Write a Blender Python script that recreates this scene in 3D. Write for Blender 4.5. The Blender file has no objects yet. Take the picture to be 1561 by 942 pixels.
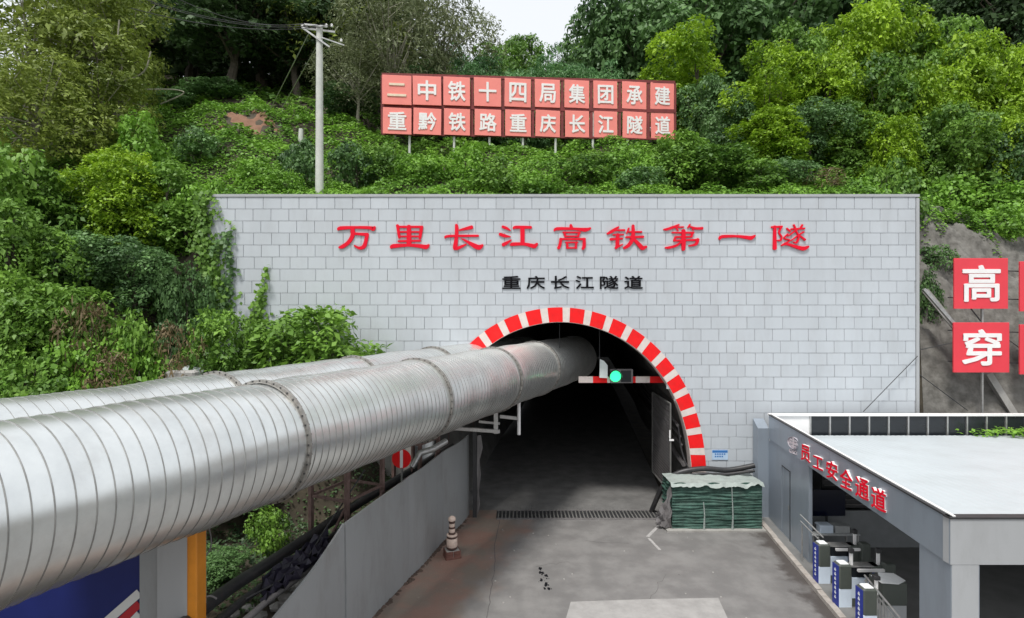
import bpy, math, random
import numpy as np
from mathutils import Vector, Matrix
random.seed(7); np.random.seed(7)
SC = bpy.context.scene
COL = SC.collection
R = math.radians

# ---------------------------------------------------------------- camera
FPX = 850.0          # focal length in pixels of the 1561 px wide photograph
H = 6.9              # camera height above the road
cam = bpy.data.cameras.new('camera'); camo = bpy.data.objects.new('camera', cam); COL.objects.link(camo)
cam.sensor_width = 36.0; cam.lens = FPX / 1561 * 36.0; cam.clip_end = 3000; cam.clip_start = 0.1
camo.location = (0, 0, H); camo.rotation_euler = (R(90), 0, 0)
SC.camera = camo
# ---------------------------------------------------------------- world + sun (overcast day)
SUN_EL, SUN_AZ = 64.0, 205.0      # azimuth measured clockwise from +Y: light comes from behind the camera
w = bpy.data.worlds.new('World'); SC.world = w; w.use_nodes = True
nt = w.node_tree; nt.nodes.clear()
sky = nt.nodes.new('ShaderNodeTexSky'); sky.sky_type = 'NISHITA'; sky.sun_disc = False
sky.sun_elevation = R(SUN_EL); sky.sun_rotation = R(SUN_AZ); sky.dust_density = 4.0; sky.air_density = 1.0; sky.ozone_density = 1.0
hs = nt.nodes.new('ShaderNodeHueSaturation'); hs.inputs['Saturation'].default_value = 0.16; hs.inputs['Value'].default_value = 1.0
mx = nt.nodes.new('ShaderNodeMixRGB'); mx.inputs['Fac'].default_value = 0.6; mx.inputs['Color2'].default_value = (9.3, 9.7, 10.2, 1)
bg = nt.nodes.new('ShaderNodeBackground'); bg.inputs['Strength'].default_value = 0.13
wo = nt.nodes.new('ShaderNodeOutputWorld')
nt.links.new(sky.outputs[0], hs.inputs['Color']); nt.links.new(hs.outputs[0], mx.inputs['Color1'])
nt.links.new(mx.outputs[0], bg.inputs['Color']); nt.links.new(bg.outputs[0], wo.inputs['Surface'])
sun = bpy.data.lights.new('sun', 'SUN'); sun.energy = 3.0; sun.angle = R(11); sun.color = (1.0, 0.97, 0.92)
suno = bpy.data.objects.new('sun', sun); COL.objects.link(suno)
_az = R(SUN_AZ); _el = R(SUN_EL)
_d = Vector((math.sin(_az) * math.cos(_el), math.cos(_az) * math.cos(_el), math.sin(_el)))
suno.rotation_euler = _d.to_track_quat('Z', 'Y').to_euler()
SC.view_settings.view_transform = 'Standard'; SC.view_settings.look = 'None'
SC.view_settings.exposure = 0.1; SC.view_settings.gamma = 1.0; SC.view_settings.use_curve_mapping = False
SC.cycles.max_bounces = 6; SC.cycles.diffuse_bounces = 3; SC.cycles.transparent_max_bounces = 6
SC.cycles.use_denoising = True

# ---------------------------------------------------------------- helpers
def PX(px, py, Y):     # a point of the photograph at depth Y (metres from the camera)
    return Vector(((px - 780.5) * Y / FPX, Y, H - (py - 470.5) * Y / FPX))
def GX(px, py, z=0.0): # the point where that line of sight meets height z
    Y = (H - z) * FPX / (py - 470.5)
    return Vector(((px - 780.5) * Y / FPX, Y, z))

def tag(o, label=None, cat=None, group=None, kind=None):
    if label: o['label'] = label
    if cat: o['category'] = cat
    if group: o['group'] = group
    if kind: o['kind'] = kind
    return o
def empty(name, loc, label=None, cat=None, group=None, rz=0):
    o = bpy.data.objects.new(name, None); COL.objects.link(o); o.location = loc; o.rotation_euler = (0, 0, rz)
    o.empty_display_size = 0.3
    return tag(o, label, cat, group)
def copy_tree(o, parent=None):
    c = o.copy(); COL.objects.link(c); c.parent = parent
    for ch in list(o.children): copy_tree(ch, c)
    return c

class MB:
    """collects shapes, then links them as ONE mesh object"""
    def __init__(s): s.v = []; s.f = []
    def add(s, vs, fs):
        n = len(s.v); s.v += [tuple(p) for p in vs]; s.f += [tuple(i + n for i in f) for f in fs]; return s
    def box(s, a, b, rot=None, org=None):
        x0, y0, z0 = a; x1, y1, z1 = b
        vs = [Vector(p) for p in ((x0,y0,z0),(x1,y0,z0),(x1,y1,z0),(x0,y1,z0),(x0,y0,z1),(x1,y0,z1),(x1,y1,z1),(x0,y1,z1))]
        if rot is not None:
            o = Vector(org or (0,0,0)); vs = [rot @ (p - o) + o for p in vs]
        return s.add(vs, [(0,3,2,1),(4,5,6,7),(0,1,5,4),(1,2,6,5),(2,3,7,6),(3,0,4,7)])
    def cbox(s, a, b, c=0.01):
        """box with chamfered vertical and top edges"""
        x0, y0, z0 = a; x1, y1, z1 = b
        def ring(i, z): return [(x0+c+i,y0+i,z),(x1-c-i,y0+i,z),(x1-i,y0+c+i,z),(x1-i,y1-c-i,z),(x1-c-i,y1-i,z),(x0+c+i,y1-i,z),(x0+i,y1-c-i,z),(x0+i,y0+c+i,z)]
        vs = ring(0, z0) + ring(0, z1 - c) + ring(c, z1)
        fs = [tuple(range(7, -1, -1)), tuple(range(16, 24))]
        for k in (0, 8):
            for i in range(8): j = (i + 1) % 8; fs.append((k+i, k+j, k+8+j, k+8+i))
        return s.add(vs, fs)
    def tube(s, pts, r, n=8, cap=True):
        pts = [Vector(p) for p in pts]; rr = r if isinstance(r, (list, tuple)) else [r] * len(pts)
        vs = []; up = Vector((0, 0, 1))
        for i, p in enumerate(pts):
            d = (pts[min(i+1, len(pts)-1)] - pts[max(i-1, 0)]).normalized()
            a = d.cross(up)
            if a.length < 1e-3: a = d.cross(Vector((1, 0, 0)))
            a.normalize(); b = a.cross(d).normalized()
            for k in range(n):
                t = 2 * math.pi * k / n; vs.append(p + rr[i] * (math.cos(t) * a + math.sin(t) * b))
        fs = []
        for i in range(len(pts) - 1):
            for k in range(n): j = (k + 1) % n; fs.append((i*n+k, i*n+j, (i+1)*n+j, (i+1)*n+k))
        if cap: fs += [tuple(range(n-1, -1, -1)), tuple((len(pts)-1)*n + k for k in range(n))]
        return s.add(vs, fs)
    def bar(s, a, b, wx, wy=None):
        """square bar from a to b"""
        wy = wy or wx; a = Vector(a); b = Vector(b); d = (b - a).normalized(); up = Vector((0,0,1))
        u = d.cross(up)
        if u.length < 1e-3: u = Vector((1,0,0))
        u.normalize(); v = u.cross(d).normalized()
        vs = [p + sx*u*wx/2 + sy*v*wy/2 for p in (a, b) for sx, sy in ((-1,-1),(1,-1),(1,1),(-1,1))]
        return s.add(vs, [(0,1,2,3),(7,6,5,4),(0,4,5,1),(1,5,6,2),(2,6,7,3),(3,7,4,0)])
    def prism(s, poly, d):
        """poly: 3-D points, pushed along d"""
        n = len(poly); poly = [Vector(p) for p in poly]; d = Vector(d)
        return s.add(poly + [p + d for p in poly], [tuple(range(n)), tuple(range(2*n-1, n-1, -1))] + [(i, i+n, (i+1)%n+n, (i+1)%n) for i in range(n)])
    def lathe(s, prof, org=(0,0,0), n=16):
        o = Vector(org); vs = []; m = len(prof)
        for r, z in prof:
            for k in range(n): t = 2*math.pi*k/n; vs.append(o + Vector((r*math.cos(t), r*math.sin(t), z)))
        fs = [(i*n+k, i*n+(k+1)%n, (i+1)*n+(k+1)%n, (i+1)*n+k) for i in range(m-1) for k in range(n)]
        fs += [tuple(range(n-1,-1,-1)), tuple((m-1)*n+k for k in range(n))]
        return s.add(vs, fs)
    def mesh(s, name, m, smooth=False):
        me = bpy.data.meshes.new(name); me.from_pydata(s.v, [], s.f); me.materials.append(m); me.validate()
        if smooth:
            me.polygons.foreach_set('use_smooth', [True]*len(me.polygons))
            try: me.set_sharp_from_angle(angle=R(40))
            except Exception: pass
        me.update(); return me
    def build(s, name, m, parent=None, smooth=False, loc=(0,0,0)):
        o = bpy.data.objects.new(name, s.mesh(name, m, smooth)); COL.objects.link(o)
        if parent is not None: o.parent = parent
        o.location = loc
        return o

# ---------------------------------------------------------------- materials
def newmat(name):
    m = bpy.data.materials.new(name); m.use_nodes = True
    n = m.node_tree.nodes; return m, n, m.node_tree.links, n['Principled BSDF']
def mat(name, c, rough=0.6, metal=0.0, var=0.12, scale=3.0, bump=0.0, bscale=40.0, c2=None, dirt=0.0, dscale=1.2, dcol=(.09,.08,.065), spec=0.5, objvar=0.0, detail=6, world=False):
    m, n, l, b = newmat(name)
    tc = n.new('ShaderNodeTexCoord')
    class _W: outputs = None
    if world:
        ge = n.new('ShaderNodeNewGeometry'); mpp = n.new('ShaderNodeMapping'); mpp.inputs['Scale'].default_value = (1,1,.3); l.new(ge.outputs['Position'], mpp.inputs['Vector'])
        tc = _W; tc.outputs = {'Object': mpp.outputs[0]}
    no = n.new('ShaderNodeTexNoise'); no.inputs['Scale'].default_value = scale; no.inputs['Detail'].default_value = detail; no.inputs['Roughness'].default_value = .6
    l.new(tc.outputs['Object'], no.inputs['Vector'])
    r = n.new('ShaderNodeValToRGB'); r.color_ramp.elements[0].position = .3; r.color_ramp.elements[1].position = .7
    a = [x * (1 - var) for x in c]; d = c2 if c2 else [min(1, x * (1 + var)) for x in c]
    r.color_ramp.elements[0].color = (*a, 1); r.color_ramp.elements[1].color = (*d, 1)
    l.new(no.outputs['Fac'], r.inputs['Fac']); out = r.outputs['Color']
    if dirt > 0:
        n2 = n.new('ShaderNodeTexNoise'); n2.inputs['Scale'].default_value = dscale; n2.inputs['Detail'].default_value = 8; n2.inputs['Roughness'].default_value = .7
        l.new(tc.outputs['Object'], n2.inputs['Vector'])
        r2 = n.new('ShaderNodeValToRGB'); r2.color_ramp.elements[0].position = .48; r2.color_ramp.elements[1].position = .78
        r2.color_ramp.elements[0].color = (0,0,0,1); r2.color_ramp.elements[1].color = (dirt,)*3 + (1,)
        l.new(n2.outputs['Fac'], r2.inputs['Fac'])
        mi = n.new('ShaderNodeMixRGB'); l.new(r2.outputs['Color'], mi.inputs['Fac']); l.new(out, mi.inputs['Color1']); mi.inputs['Color2'].default_value = (*dcol, 1); out = mi.outputs['Color']
    if objvar > 0:
        oi = n.new('ShaderNodeObjectInfo'); at = n.new('ShaderNodeAttribute'); at.attribute_name = 'tint'
        ad = n.new('ShaderNodeMath'); ad.operation = 'ADD'; l.new(oi.outputs['Random'], ad.inputs[0]); l.new(at.outputs['Fac'], ad.inputs[1])
        fr = n.new('ShaderNodeMath'); fr.operation = 'FRACT'; l.new(ad.outputs[0], fr.inputs[0])
        mr = n.new('ShaderNodeMapRange'); mr.inputs['To Min'].default_value = 1 - objvar; mr.inputs['To Max'].default_value = 1 + objvar; l.new(fr.outputs[0], mr.inputs['Value'])
        h = n.new('ShaderNodeHueSaturation'); l.new(out, h.inputs['Color']); l.new(mr.outputs[0], h.inputs['Value']); out = h.outputs['Color']
    l.new(out, b.inputs['Base Color'])
    b.inputs['Roughness'].default_value = rough; b.inputs['Metallic'].default_value = metal; b.inputs['Specular IOR Level'].default_value = spec
    if bump > 0:
        n3 = n.new('ShaderNodeTexNoise'); n3.inputs['Scale'].default_value = bscale; n3.inputs['Detail'].default_value = 6; l.new(tc.outputs['Object'], n3.inputs['Vector'])
        bu = n.new('ShaderNodeBump'); bu.inputs['Strength'].default_value = bump; bu.inputs['Distance'].default_value = .03
        l.new(n3.outputs['Fac'], bu.inputs['Height']); l.new(bu.outputs['Normal'], b.inputs['Normal'])
    return m
def leafmat(name, dark, light, trans=.28):
    m, n, l, b = newmat(name)
    at = n.new('ShaderNodeAttribute'); at.attribute_name = 'tint'
    oi = n.new('ShaderNodeObjectInfo')
    ma = n.new('ShaderNodeMath'); ma.operation = 'MULTIPLY_ADD'; ma.inputs[1].default_value = .3; ma.inputs[2].default_value = -.15
    l.new(oi.outputs['Random'], ma.inputs[0])
    ad = n.new('ShaderNodeMath'); ad.operation = 'ADD'; ad.use_clamp = True; l.new(at.outputs['Fac'], ad.inputs[0]); l.new(ma.outputs[0], ad.inputs[1])
    r = n.new('ShaderNodeValToRGB'); r.color_ramp.elements[0].color = (*dark, 1); r.color_ramp.elements[1].color = (*light, 1)
    l.new(ad.outputs[0], r.inputs['Fac']); l.new(r.outputs['Color'], b.inputs['Base Color'])
    b.inputs['Roughness'].default_value = .5; b.inputs['Specular IOR Level'].default_value = .35
    tr = n.new('ShaderNodeBsdfTranslucent'); mi = n.new('ShaderNodeMixShader'); mi.inputs['Fac'].default_value = trans
    l.new(r.outputs['Color'], tr.inputs['Color']); l.new(b.outputs[0], mi.inputs[1]); l.new(tr.outputs[0], mi.inputs[2])
    l.new(mi.outputs[0], n['Material Output'].inputs['Surface'])
    return m
def emit(name, c, s):
    m, n, l, b = newmat(name); b.inputs['Base Color'].default_value = (*c, 1); b.inputs['Emission Color'].default_value = (*c, 1); b.inputs['Emission Strength'].default_value = s; return m

from mathutils import noise as NZ
M = dict(
 tile=mat('glazed_tile', (.475,.505,.535), .40, var=.05, scale=1.0, objvar=.035, bump=.05, bscale=6, dirt=.5, dscale=1.5, dcol=(.38,.39,.40), world=True),
 mortar=mat('mortar', (.34,.35,.365), .9, var=.2, scale=8),
 redpaint=mat('red_paint', (.82,.010,.012), .65, spec=.25, var=.08, scale=5, dirt=.2, dscale=3),
 whitepaint=mat('white_paint', (.68,.60,.56), .5, var=.07, scale=5, dirt=.35, dscale=3, dcol=(.3,.27,.24)),
 letter=mat('letter_red', (.72,.004,.025), .6, spec=.2, var=.06, scale=4),
 black=mat('letter_black', (.008,.008,.010), .75, spec=.1),
 white=mat('white_enamel', (.78,.77,.76), .5, var=.04),
 duct=mat('galvanised_steel', (.74,.765,.76), .29, metal=.86, var=.07, scale=2.2, c2=(.84,.86,.845), dirt=.26, dscale=1.6, dcol=(.28,.22,.17), bump=.05, bscale=2.5),
 ductseam=mat('duct_seam', (.30,.30,.29), .5, metal=.6, var=.25, scale=5),
 flange=mat('duct_flange', (.30,.29,.27), .55, metal=.6, var=.3, scale=12, dirt=.5, dscale=8, dcol=(.12,.07,.05)),
 panelgrey=mat('grey_panel', (.30,.31,.315), .45, metal=.1, var=.08, scale=1.1, dirt=.6, dscale=2.2, dcol=(.17,.16,.145), bump=.12, bscale=2.5, world=True),
 cladding=mat('blue_grey_shaded_cladding', (.28,.32,.37), .35, metal=.25, var=.05, scale=.8, dirt=.45, dscale=2.0, dcol=(.19,.21,.23), world=True),  # passage side faces: their shaded tone is put into the cladding colour
 cladfront=mat('pale_cladding', (.40,.41,.42), .4, metal=.15, var=.05, scale=.8, dirt=.45, dscale=2.0, dcol=(.26,.26,.255), world=True),  # lighter cladding copy: brighter light on the passage front put into colour
 roof=mat('roof_sheet', (.455,.495,.515), .5, var=.05, scale=.7, dirt=.5, dscale=.8, dcol=(.34,.36,.36)),
 darkglass=mat('dark_glass', (.015,.018,.022), .25, var=.2),
 dark=mat('dark_metal', (.03,.03,.032), .5, var=.2),
 steel=mat('steel_bar', (.45,.45,.44), .4, metal=.7, var=.15, scale=9, dirt=.4, dscale=6),
 rust=mat('rusty_frame', (.13,.075,.062), .75, var=.3, scale=8, c2=(.2,.13,.115)),
 hose=mat('black_hose', (.025,.025,.027), .42, var=.2, dirt=.35, dscale=5, dcol=(.12,.10,.085)),
 greytube=mat('grey_hose', (.16,.15,.15), .5, var=.2),
 concrete=mat('concrete', (.33,.32,.30), .85, var=.14, scale=2.5, bump=.2, bscale=20, dirt=.5, dscale=2, dcol=(.17,.15,.13)),
 polec=mat('pole_concrete', (.55,.56,.52), .8, var=.1, scale=4, dirt=.3, dscale=3, dcol=(.35,.33,.28)),
 kerb=mat('kerb_concrete', (.36,.33,.30), .85, var=.2, scale=5, bump=.3, bscale=15, dirt=.7, dscale=3, dcol=(.16,.12,.10)),
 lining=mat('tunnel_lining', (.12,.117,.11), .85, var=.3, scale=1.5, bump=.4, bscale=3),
 soil=mat('hill_soil', (.055,.045,.03), .95, var=.4, scale=2, bump=.5, bscale=6),
 redsoil=mat('red_soil', (.20,.105,.065), .95, var=.3, scale=3, bump=.8, bscale=7, dirt=.6, dscale=3, dcol=(.12,.08,.05)),
 rock=mat('grey_rock', (.115,.108,.095), .92, var=.35, scale=3.2, c2=(.20,.192,.175), bump=1.0, bscale=5, dirt=.4, dscale=2.6, dcol=(.11,.105,.09), detail=12),
 bark=mat('bark', (.10,.085,.065), .9, var=.3, scale=6, bump=.5, bscale=20),
 palebark=mat('pale_bark', (.26,.25,.19), .9, var=.25, scale=6, bump=.4, bscale=20),
 orange=mat('orange_paint', (.62,.23,.02), .45, var=.1, scale=3, dirt=.4, dscale=2.5, dcol=(.35,.15,.03)),
 blue=mat('blue_sheet', (.010,.018,.12), .4, var=.1, scale=2),
 sheetwhite=mat('white_stripe', (.62,.62,.60), .5, var=.05), sheetred=mat('red_stripe', (.42,.02,.03), .5, var=.05),
 signpink=mat('faded_red_board', (.84,.235,.20), .5, var=.07, scale=1.5, dirt=.25, dscale=1.5, dcol=(.62,.24,.20)),
 signred=mat('red_board', (.70,.045,.065), .45, var=.06, scale=1.2),
 signframe=mat('red_brown_frame', (.17,.022,.02), .6, var=.3),
 paleletter=mat('pale_letter', (.80,.78,.77), .5, var=.05), cream=mat('faded_letter', (.76,.62,.47), .6, var=.1),
 greennet=mat('green_netting', (.03,.075,.058), .75, var=.35, scale=3.5, c2=(.05,.12,.092), bump=.8, bscale=12, dirt=.3, dscale=3, dcol=(.10,.13,.11)),
 whitesheet=mat('pale_sheeting', (.30,.34,.32), .6, var=.2, scale=4, bump=.6, bscale=8, dirt=.6, dscale=4, dcol=(.16,.2,.17)),
 cabolive=mat('cabinet_grey_green', (.075,.085,.075), .35, var=.1), cabwhite=mat('cabinet_white', (.60,.68,.78), .4, var=.05, scale=6),
 cabblue=mat('cabinet_blue', (.012,.03,.28), .4, var=.05), paper=mat('paper', (.74,.76,.76), .7, var=.06, scale=8),
 desk=mat('desk_top', (.33,.34,.34), .5, var=.1), floor=mat('passage_floor', (.17,.17,.165), .6, var=.15, scale=2),
 backwall=mat('passage_wall', (.21,.22,.225), .7, var=.1),
 brick=mat('plinth_brick', (.14,.06,.045), .8, var=.25, scale=9), bolldark=mat('bollard_dark', (.07,.035,.028), .6, var=.3), chip=mat('bollard_white', (.66,.52,.44), .6, var=.12, scale=9, dirt=.4, dscale=12),
 screen=mat('screen', (.004,.006,.02), .15), green=emit('green_lamp', (.03,.95,.32), 1.7), silver=mat('silver_logo', (.60,.56,.60), .35, metal=.2),
 poster=mat('poster_blue_white', (.42,.55,.70), .5, var=.1), postblue=mat('poster_blue', (.03,.16,.45), .5, var=.05),
 bag=mat('translucent_bag', (.60,.66,.64), .4, var=.1), wood=mat('old_wood', (.20,.14,.10), .85, var=.3, scale=6), purple=mat('purple_plastic', (.018,.015,.032), .6, var=.4, scale=5),
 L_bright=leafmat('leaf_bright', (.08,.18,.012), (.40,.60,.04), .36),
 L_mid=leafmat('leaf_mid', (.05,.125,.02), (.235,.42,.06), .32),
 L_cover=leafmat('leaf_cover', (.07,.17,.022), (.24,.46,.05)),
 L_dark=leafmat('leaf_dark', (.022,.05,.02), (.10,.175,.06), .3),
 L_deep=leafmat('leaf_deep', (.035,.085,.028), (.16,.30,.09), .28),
 L_olive=leafmat('leaf_olive', (.09,.135,.022), (.32,.40,.07)),
 L_grey=leafmat('leaf_greygreen', (.11,.135,.06), (.27,.31,.15)),
 L_blue=leafmat('leaf_far', (.055,.14,.05), (.16,.34,.11)),
 L_dry=leafmat('leaf_dry', (.10,.075,.035), (.22,.16,.08), .15),
)

# ---------------------------------------------------------------- terrain height
from mathutils import noise as NZ
def lerp(p, x):
    return float(np.interp(x, [a for a, _ in p], [b for _, b in p]))
PLp = [(3,2.2),(10,3.2),(14,3.9),(16,5.0),(19,8.2),(22,11.6),(30,17.2),(50,28),(70,34),(110,40)]
PMp = [(18,10.3),(19,10.45),(22,11.5),(30,15.1),(42,19.5),(55,24.5),(70,27),(110,28)]
PRp = [(18,1.6),(19.1,1.8),(19.6,3.6),(20.5,5.8),(22.5,9.6),(25,10.9),(30,13.6),(50,25),(70,33),(110,40)]
def sst(a, b, x):
    t = min(1, max(0, (x - a) / (b - a))); return t * t * (3 - 2 * t)
def wob(x, y): return .28*math.sin(x*.9+y*.5)+.22*math.sin(x*.37-y*1.1+2)+.12*math.sin(2.3*x+1.7*y)
def hill(x, y):
    l = lerp(PLp, y); m = lerp(PMp, y); r = lerp(PRp, y)
    tl = 1 - sst(-14 if y > 22 else -11.5, -9.6 if y < 22 else -5, x); tr = sst(13.65, 14.1 if y < 24 else 13.65 + (y - 23)*1.2, x)
    z = m * (1 - tl) + l * tl
    if tr > 0: z = z * (1 - tr) + r * tr
    return z + wob(x, y) * min(1, max(.15, (y - 19) / 4))
def xl(y): return -6.53 + .2726 * y if y < 18.8 else -3.8       # left edge of the carriageway
def bank(x, y):
    d = xl(min(y, 18.7)) - x; f = min(1, max(0, (y - 5.5) / 5.5))
    low = -.3 + 1.3 * f * sst(0, .5, d); q_ = sst(14.2, 16.2, y)
    z = low + (3.9 - low) * sst(4.4 - 2.7*q_, 6.8 - 2.4*q_, d) * min(1, max(.2, (y - 7) / 6))
    l = lerp(PLp, y); k = 1 - sst(-12.2, -10.2, x)
    return z * (1 - k) + l * k + .35 * wob(x * 1.3, y * 1.3) * sst(.6, 4, d)
def ground_z(x, y):
    if y >= 19.05: return hill(x, y)
    if x < xl(y) - .1: return bank(x, y)
    return 0
def sheet(name, xs, ys, fn, m):
    b = MB(); nx = len(xs)
    b.add([(x, y, fn(x, y)) for y in ys for x in xs], [(j*nx+i, j*nx+i+1, (j+1)*nx+i+1, (j+1)*nx+i) for j in range(len(ys)-1) for i in range(nx-1)])
    o = b.build(name, m, smooth=True); tag(o, kind='structure'); return o
xs = list(np.concatenate([np.linspace(-160,-42,14), np.linspace(-40,-14.5,45), np.linspace(-14,14.5,75), np.linspace(15,42,45), np.linspace(45,160,14)]))
ys = list(np.concatenate([np.linspace(19.02,34,46), np.linspace(35,75,34), np.linspace(80,240,10)]))
sheet('hillside', xs, ys, hill, M['soil'])
_b = MB(); _U = [0,.1,.25,.5,.8,1.2] + list(np.linspace(1.6,12,50)) + list(np.linspace(13,58,24)); _Y = list(np.linspace(3,19.02,60)); _n = len(_U)
_b.add([(xl(min(y,18.7))-.14-u, y, bank(xl(min(y,18.7))-.14-u, y)) for y in _Y for u in _U], [(j*_n+i+1, j*_n+i, (j+1)*_n+i, (j+1)*_n+i+1) for j in range(len(_Y)-1) for i in range(_n-1)])
tag(_b.build('left_bank', M['soil'], smooth=True), kind='structure')
# rock slope on the right: a finer, rougher skin 3 cm proud of the soil
def rockfn(x, y):
    return hill(x, y) + .06 + sst(19.0, 19.9, y)*(.3 + .55*(1))*.0 + .28*sst(19.0,19.6,y) + sst(19.0, 19.9, y)*.55*NZ.fractal(Vector((x*.9, y*1.3, 0)), .8, 2.1, 6) + .18*NZ.ridged_multi_fractal(Vector((x*.7+y*.5, y*.9, 3)), .9, 2, 4, 1, 2)
sheet('rock_slope', list(np.linspace(14.0,26,150)), list(np.linspace(19.04,23.4,70)), rockfn, M['rock'])
sheet('red_soil_patch', list(np.linspace(-15.5,-11.6,26)), list(np.linspace(27.2,30.2,18)), lambda x, y: hill(x, y) + .12 - 0.11*((x+13.6)**2) - .20*(y-28.8)**2 + .12*math.sin(3*x+5*y) + .06*math.sin(9*x-4*y), M['redsoil'])
_b = MB()
for _x0, _x1 in ((-60,-9.7),(13.62,60)):
    _X = list(np.linspace(_x0,_x1,90)); _b.add([(x, 19.03, hill(x,19.03)+.02) for x in _X] + [(x, 19.0, -.4) for x in _X], [(i,i+1,91+i,90+i) for i in range(89)])
tag(_b.build('earth_face', M['soil']), kind='structure')
g = MB(); g.add([(-800,-600,-.35),(800,-600,-.35),(800,900,-.35),(-800,900,-.35)], [(0,1,2,3)])
tag(g.build('ground', M['soil']), kind='structure')

# ---------------------------------------------------------------- road
def roadmat():
    m, n, l, b = newmat('worn_concrete_road')
    tc = n.new('ShaderNodeTexCoord'); sx = n.new('ShaderNodeSeparateXYZ'); l.new(tc.outputs['Object'], sx.inputs[0])
    def mth(op, a, c=None, d=None):
        q = n.new('ShaderNodeMath'); q.operation = op
        for i, x in enumerate((a, c, d)):
            if x is None: continue
            if isinstance(x, (int, float)): q.inputs[i].default_value = x
            else: l.new(x, q.inputs[i])
        return q.outputs[0]
    def noise(s, d=8, ro=.6, vec=None):
        q = n.new('ShaderNodeTexNoise'); q.inputs['Scale'].default_value = s; q.inputs['Detail'].default_value = d; q.inputs['Roughness'].default_value = ro
        l.new(vec or tc.outputs['Object'], q.inputs['Vector']); return q.outputs['Fac']
    def ramp(f, a, c):
        q = n.new('ShaderNodeMapRange'); q.interpolation_type = 'SMOOTHSTEP'; q.inputs['From Min'].default_value = a; q.inputs['From Max'].default_value = c; l.new(f, q.inputs['Value']); return q.outputs[0]
    def mix(f, a, c):
        q = n.new('ShaderNodeMixRGB'); l.new(f, q.inputs['Fac'])
        for k, x in (('Color1', a), ('Color2', c)):
            if isinstance(x, tuple): q.inputs[k].default_value = (*x, 1)
            else: l.new(x, q.inputs[k])
        return q.outputs['Color']
    mp = n.new('ShaderNodeMapping'); mp.inputs['Scale'].default_value = (1.6, .22, 1); l.new(tc.outputs['Object'], mp.inputs['Vector'])
    c = mix(ramp(noise(1.2), .35, .68), (.152,.146,.142), (.212,.205,.198))
    c = mix(mth('MULTIPLY', ramp(noise(1.0, 5, .55, mp.outputs[0]), .5, .68), .4), c, (.15,.146,.142))       # tyre streaks along the drive
    # distance from the left panel fence
    dl = mth('SUBTRACT', sx.outputs['X'], mth('MULTIPLY_ADD', sx.outputs['Y'], .2726, -6.53))
    e = mth('MULTIPLY_ADD', noise(.9), 2.6, mth('MULTIPLY', dl, -1.0))      # >0 near the fence
    mud = mth('MULTIPLY', ramp(e, -1.25, -.1), .75)
    mudc = mix(ramp(noise(.8), .4, .62), (.20,.155,.12), (.27,.145,.105))
    mudc = mix(mth('MULTIPLY', ramp(noise(7), .6, .75), .5), mudc, (.36,.31,.26))
    c = mix(mud, c, mudc)
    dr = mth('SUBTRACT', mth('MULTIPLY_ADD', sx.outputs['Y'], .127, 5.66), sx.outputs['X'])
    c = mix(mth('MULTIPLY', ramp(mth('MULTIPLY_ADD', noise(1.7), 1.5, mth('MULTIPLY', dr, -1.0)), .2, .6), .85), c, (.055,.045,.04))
    c = mix(mth('MULTIPLY', ramp(noise(2.6, 3), .72, .75), .8), c, (.04,.04,.04))     # oil spots
    c = mix(mth('MULTIPLY', ramp(noise(9, 6), .70, .8), .5), c, (.38,.37,.35))
    # tar/cement worn scuffs
    l.new(c, b.inputs['Base Color'])
    rr = n.new('ShaderNodeMapRange'); rr.inputs['To Min'].default_value = .42; rr.inputs['To Max'].default_value = .85; l.new(noise(1.5), rr.inputs['Value']); l.new(rr.outputs[0], b.inputs['Roughness'])
    bu = n.new('ShaderNodeBump'); bu.inputs['Strength'].default_value = .35; bu.inputs['Distance'].default_value = .02; l.new(noise(22), bu.inputs['Height']); l.new(bu.outputs[0], b.inputs['Normal'])
    return m
M['road'] = roadmat()
def xk(y): return 5.66 + .127 * y                                   # kerb line on the right
b = MB(); yy = [-6, 2, 8, 12, 16, 18.2, 18.75, 18.76, 19.3, 30, 75]
v = []; 
for y in yy: v += [(xl(y) - .1, y, 0), (xk(y) if y < 18.8 else 5.4, y, 0)]
b.add(v, [(2*i, 2*i+1, 2*i+3, 2*i+2) for i in range(len(yy)-1)])
tag(b.build('road', M['road']), kind='structure')
b = MB(); b.add([(-5.2,19.13,.004),(5.4,19.13,.004),(12,75,.004),(-5.2,75,.004)], [(0,1,2,3)])
tag(b.build('tunnel_road', mat('shade_toned_tunnel_road', (.145,.142,.138), .7, var=.3, scale=1.5, bump=.3, bscale=12)), kind='structure')  # darker floor sheet: the tunnel's inner shade is put into its colour
# pale repair patch at the near edge and a few white paint remains
b = MB(); pts = [GX(870,917), GX(985,913), GX(1095,911), GX(1112,948), GX(1122,975), GX(858,975), GX(862,945)]
b.add([(p.x, p.y, .004) for p in pts], [tuple(range(7))[::-1]])
tag(b.build('pale_road_patch', mat('pale_patch', (.31,.30,.29), .8, var=.15, scale=2.5, dirt=.5, dscale=2, dcol=(.2,.19,.185), bump=.2, bscale=20)), kind='structure')
def strip(b, pts, w, z=.004):
    for (a, c) in zip(pts[:-1], pts[1:]):
        a = Vector((a[0], a[1], z)); c = Vector((c[0], c[1], z)); n_ = (c - a).normalized().cross(Vector((0,0,1))) * w/2
        b.add([a - n_, a + n_, c + n_, c - n_], [(3,2,1,0)])
b = MB(); strip(b, [GX(1010,795)[:2], GX(987,818)[:2]], .10); strip(b, [GX(989,820)[:2], GX(1006,838)[:2]], .08, .0045)
tag(b.build('road_marking', mat('worn_white_paint', (.36,.35,.34), .7, var=.25, scale=14)), kind='structure')
jb = MB(); random.seed(8)
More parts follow.
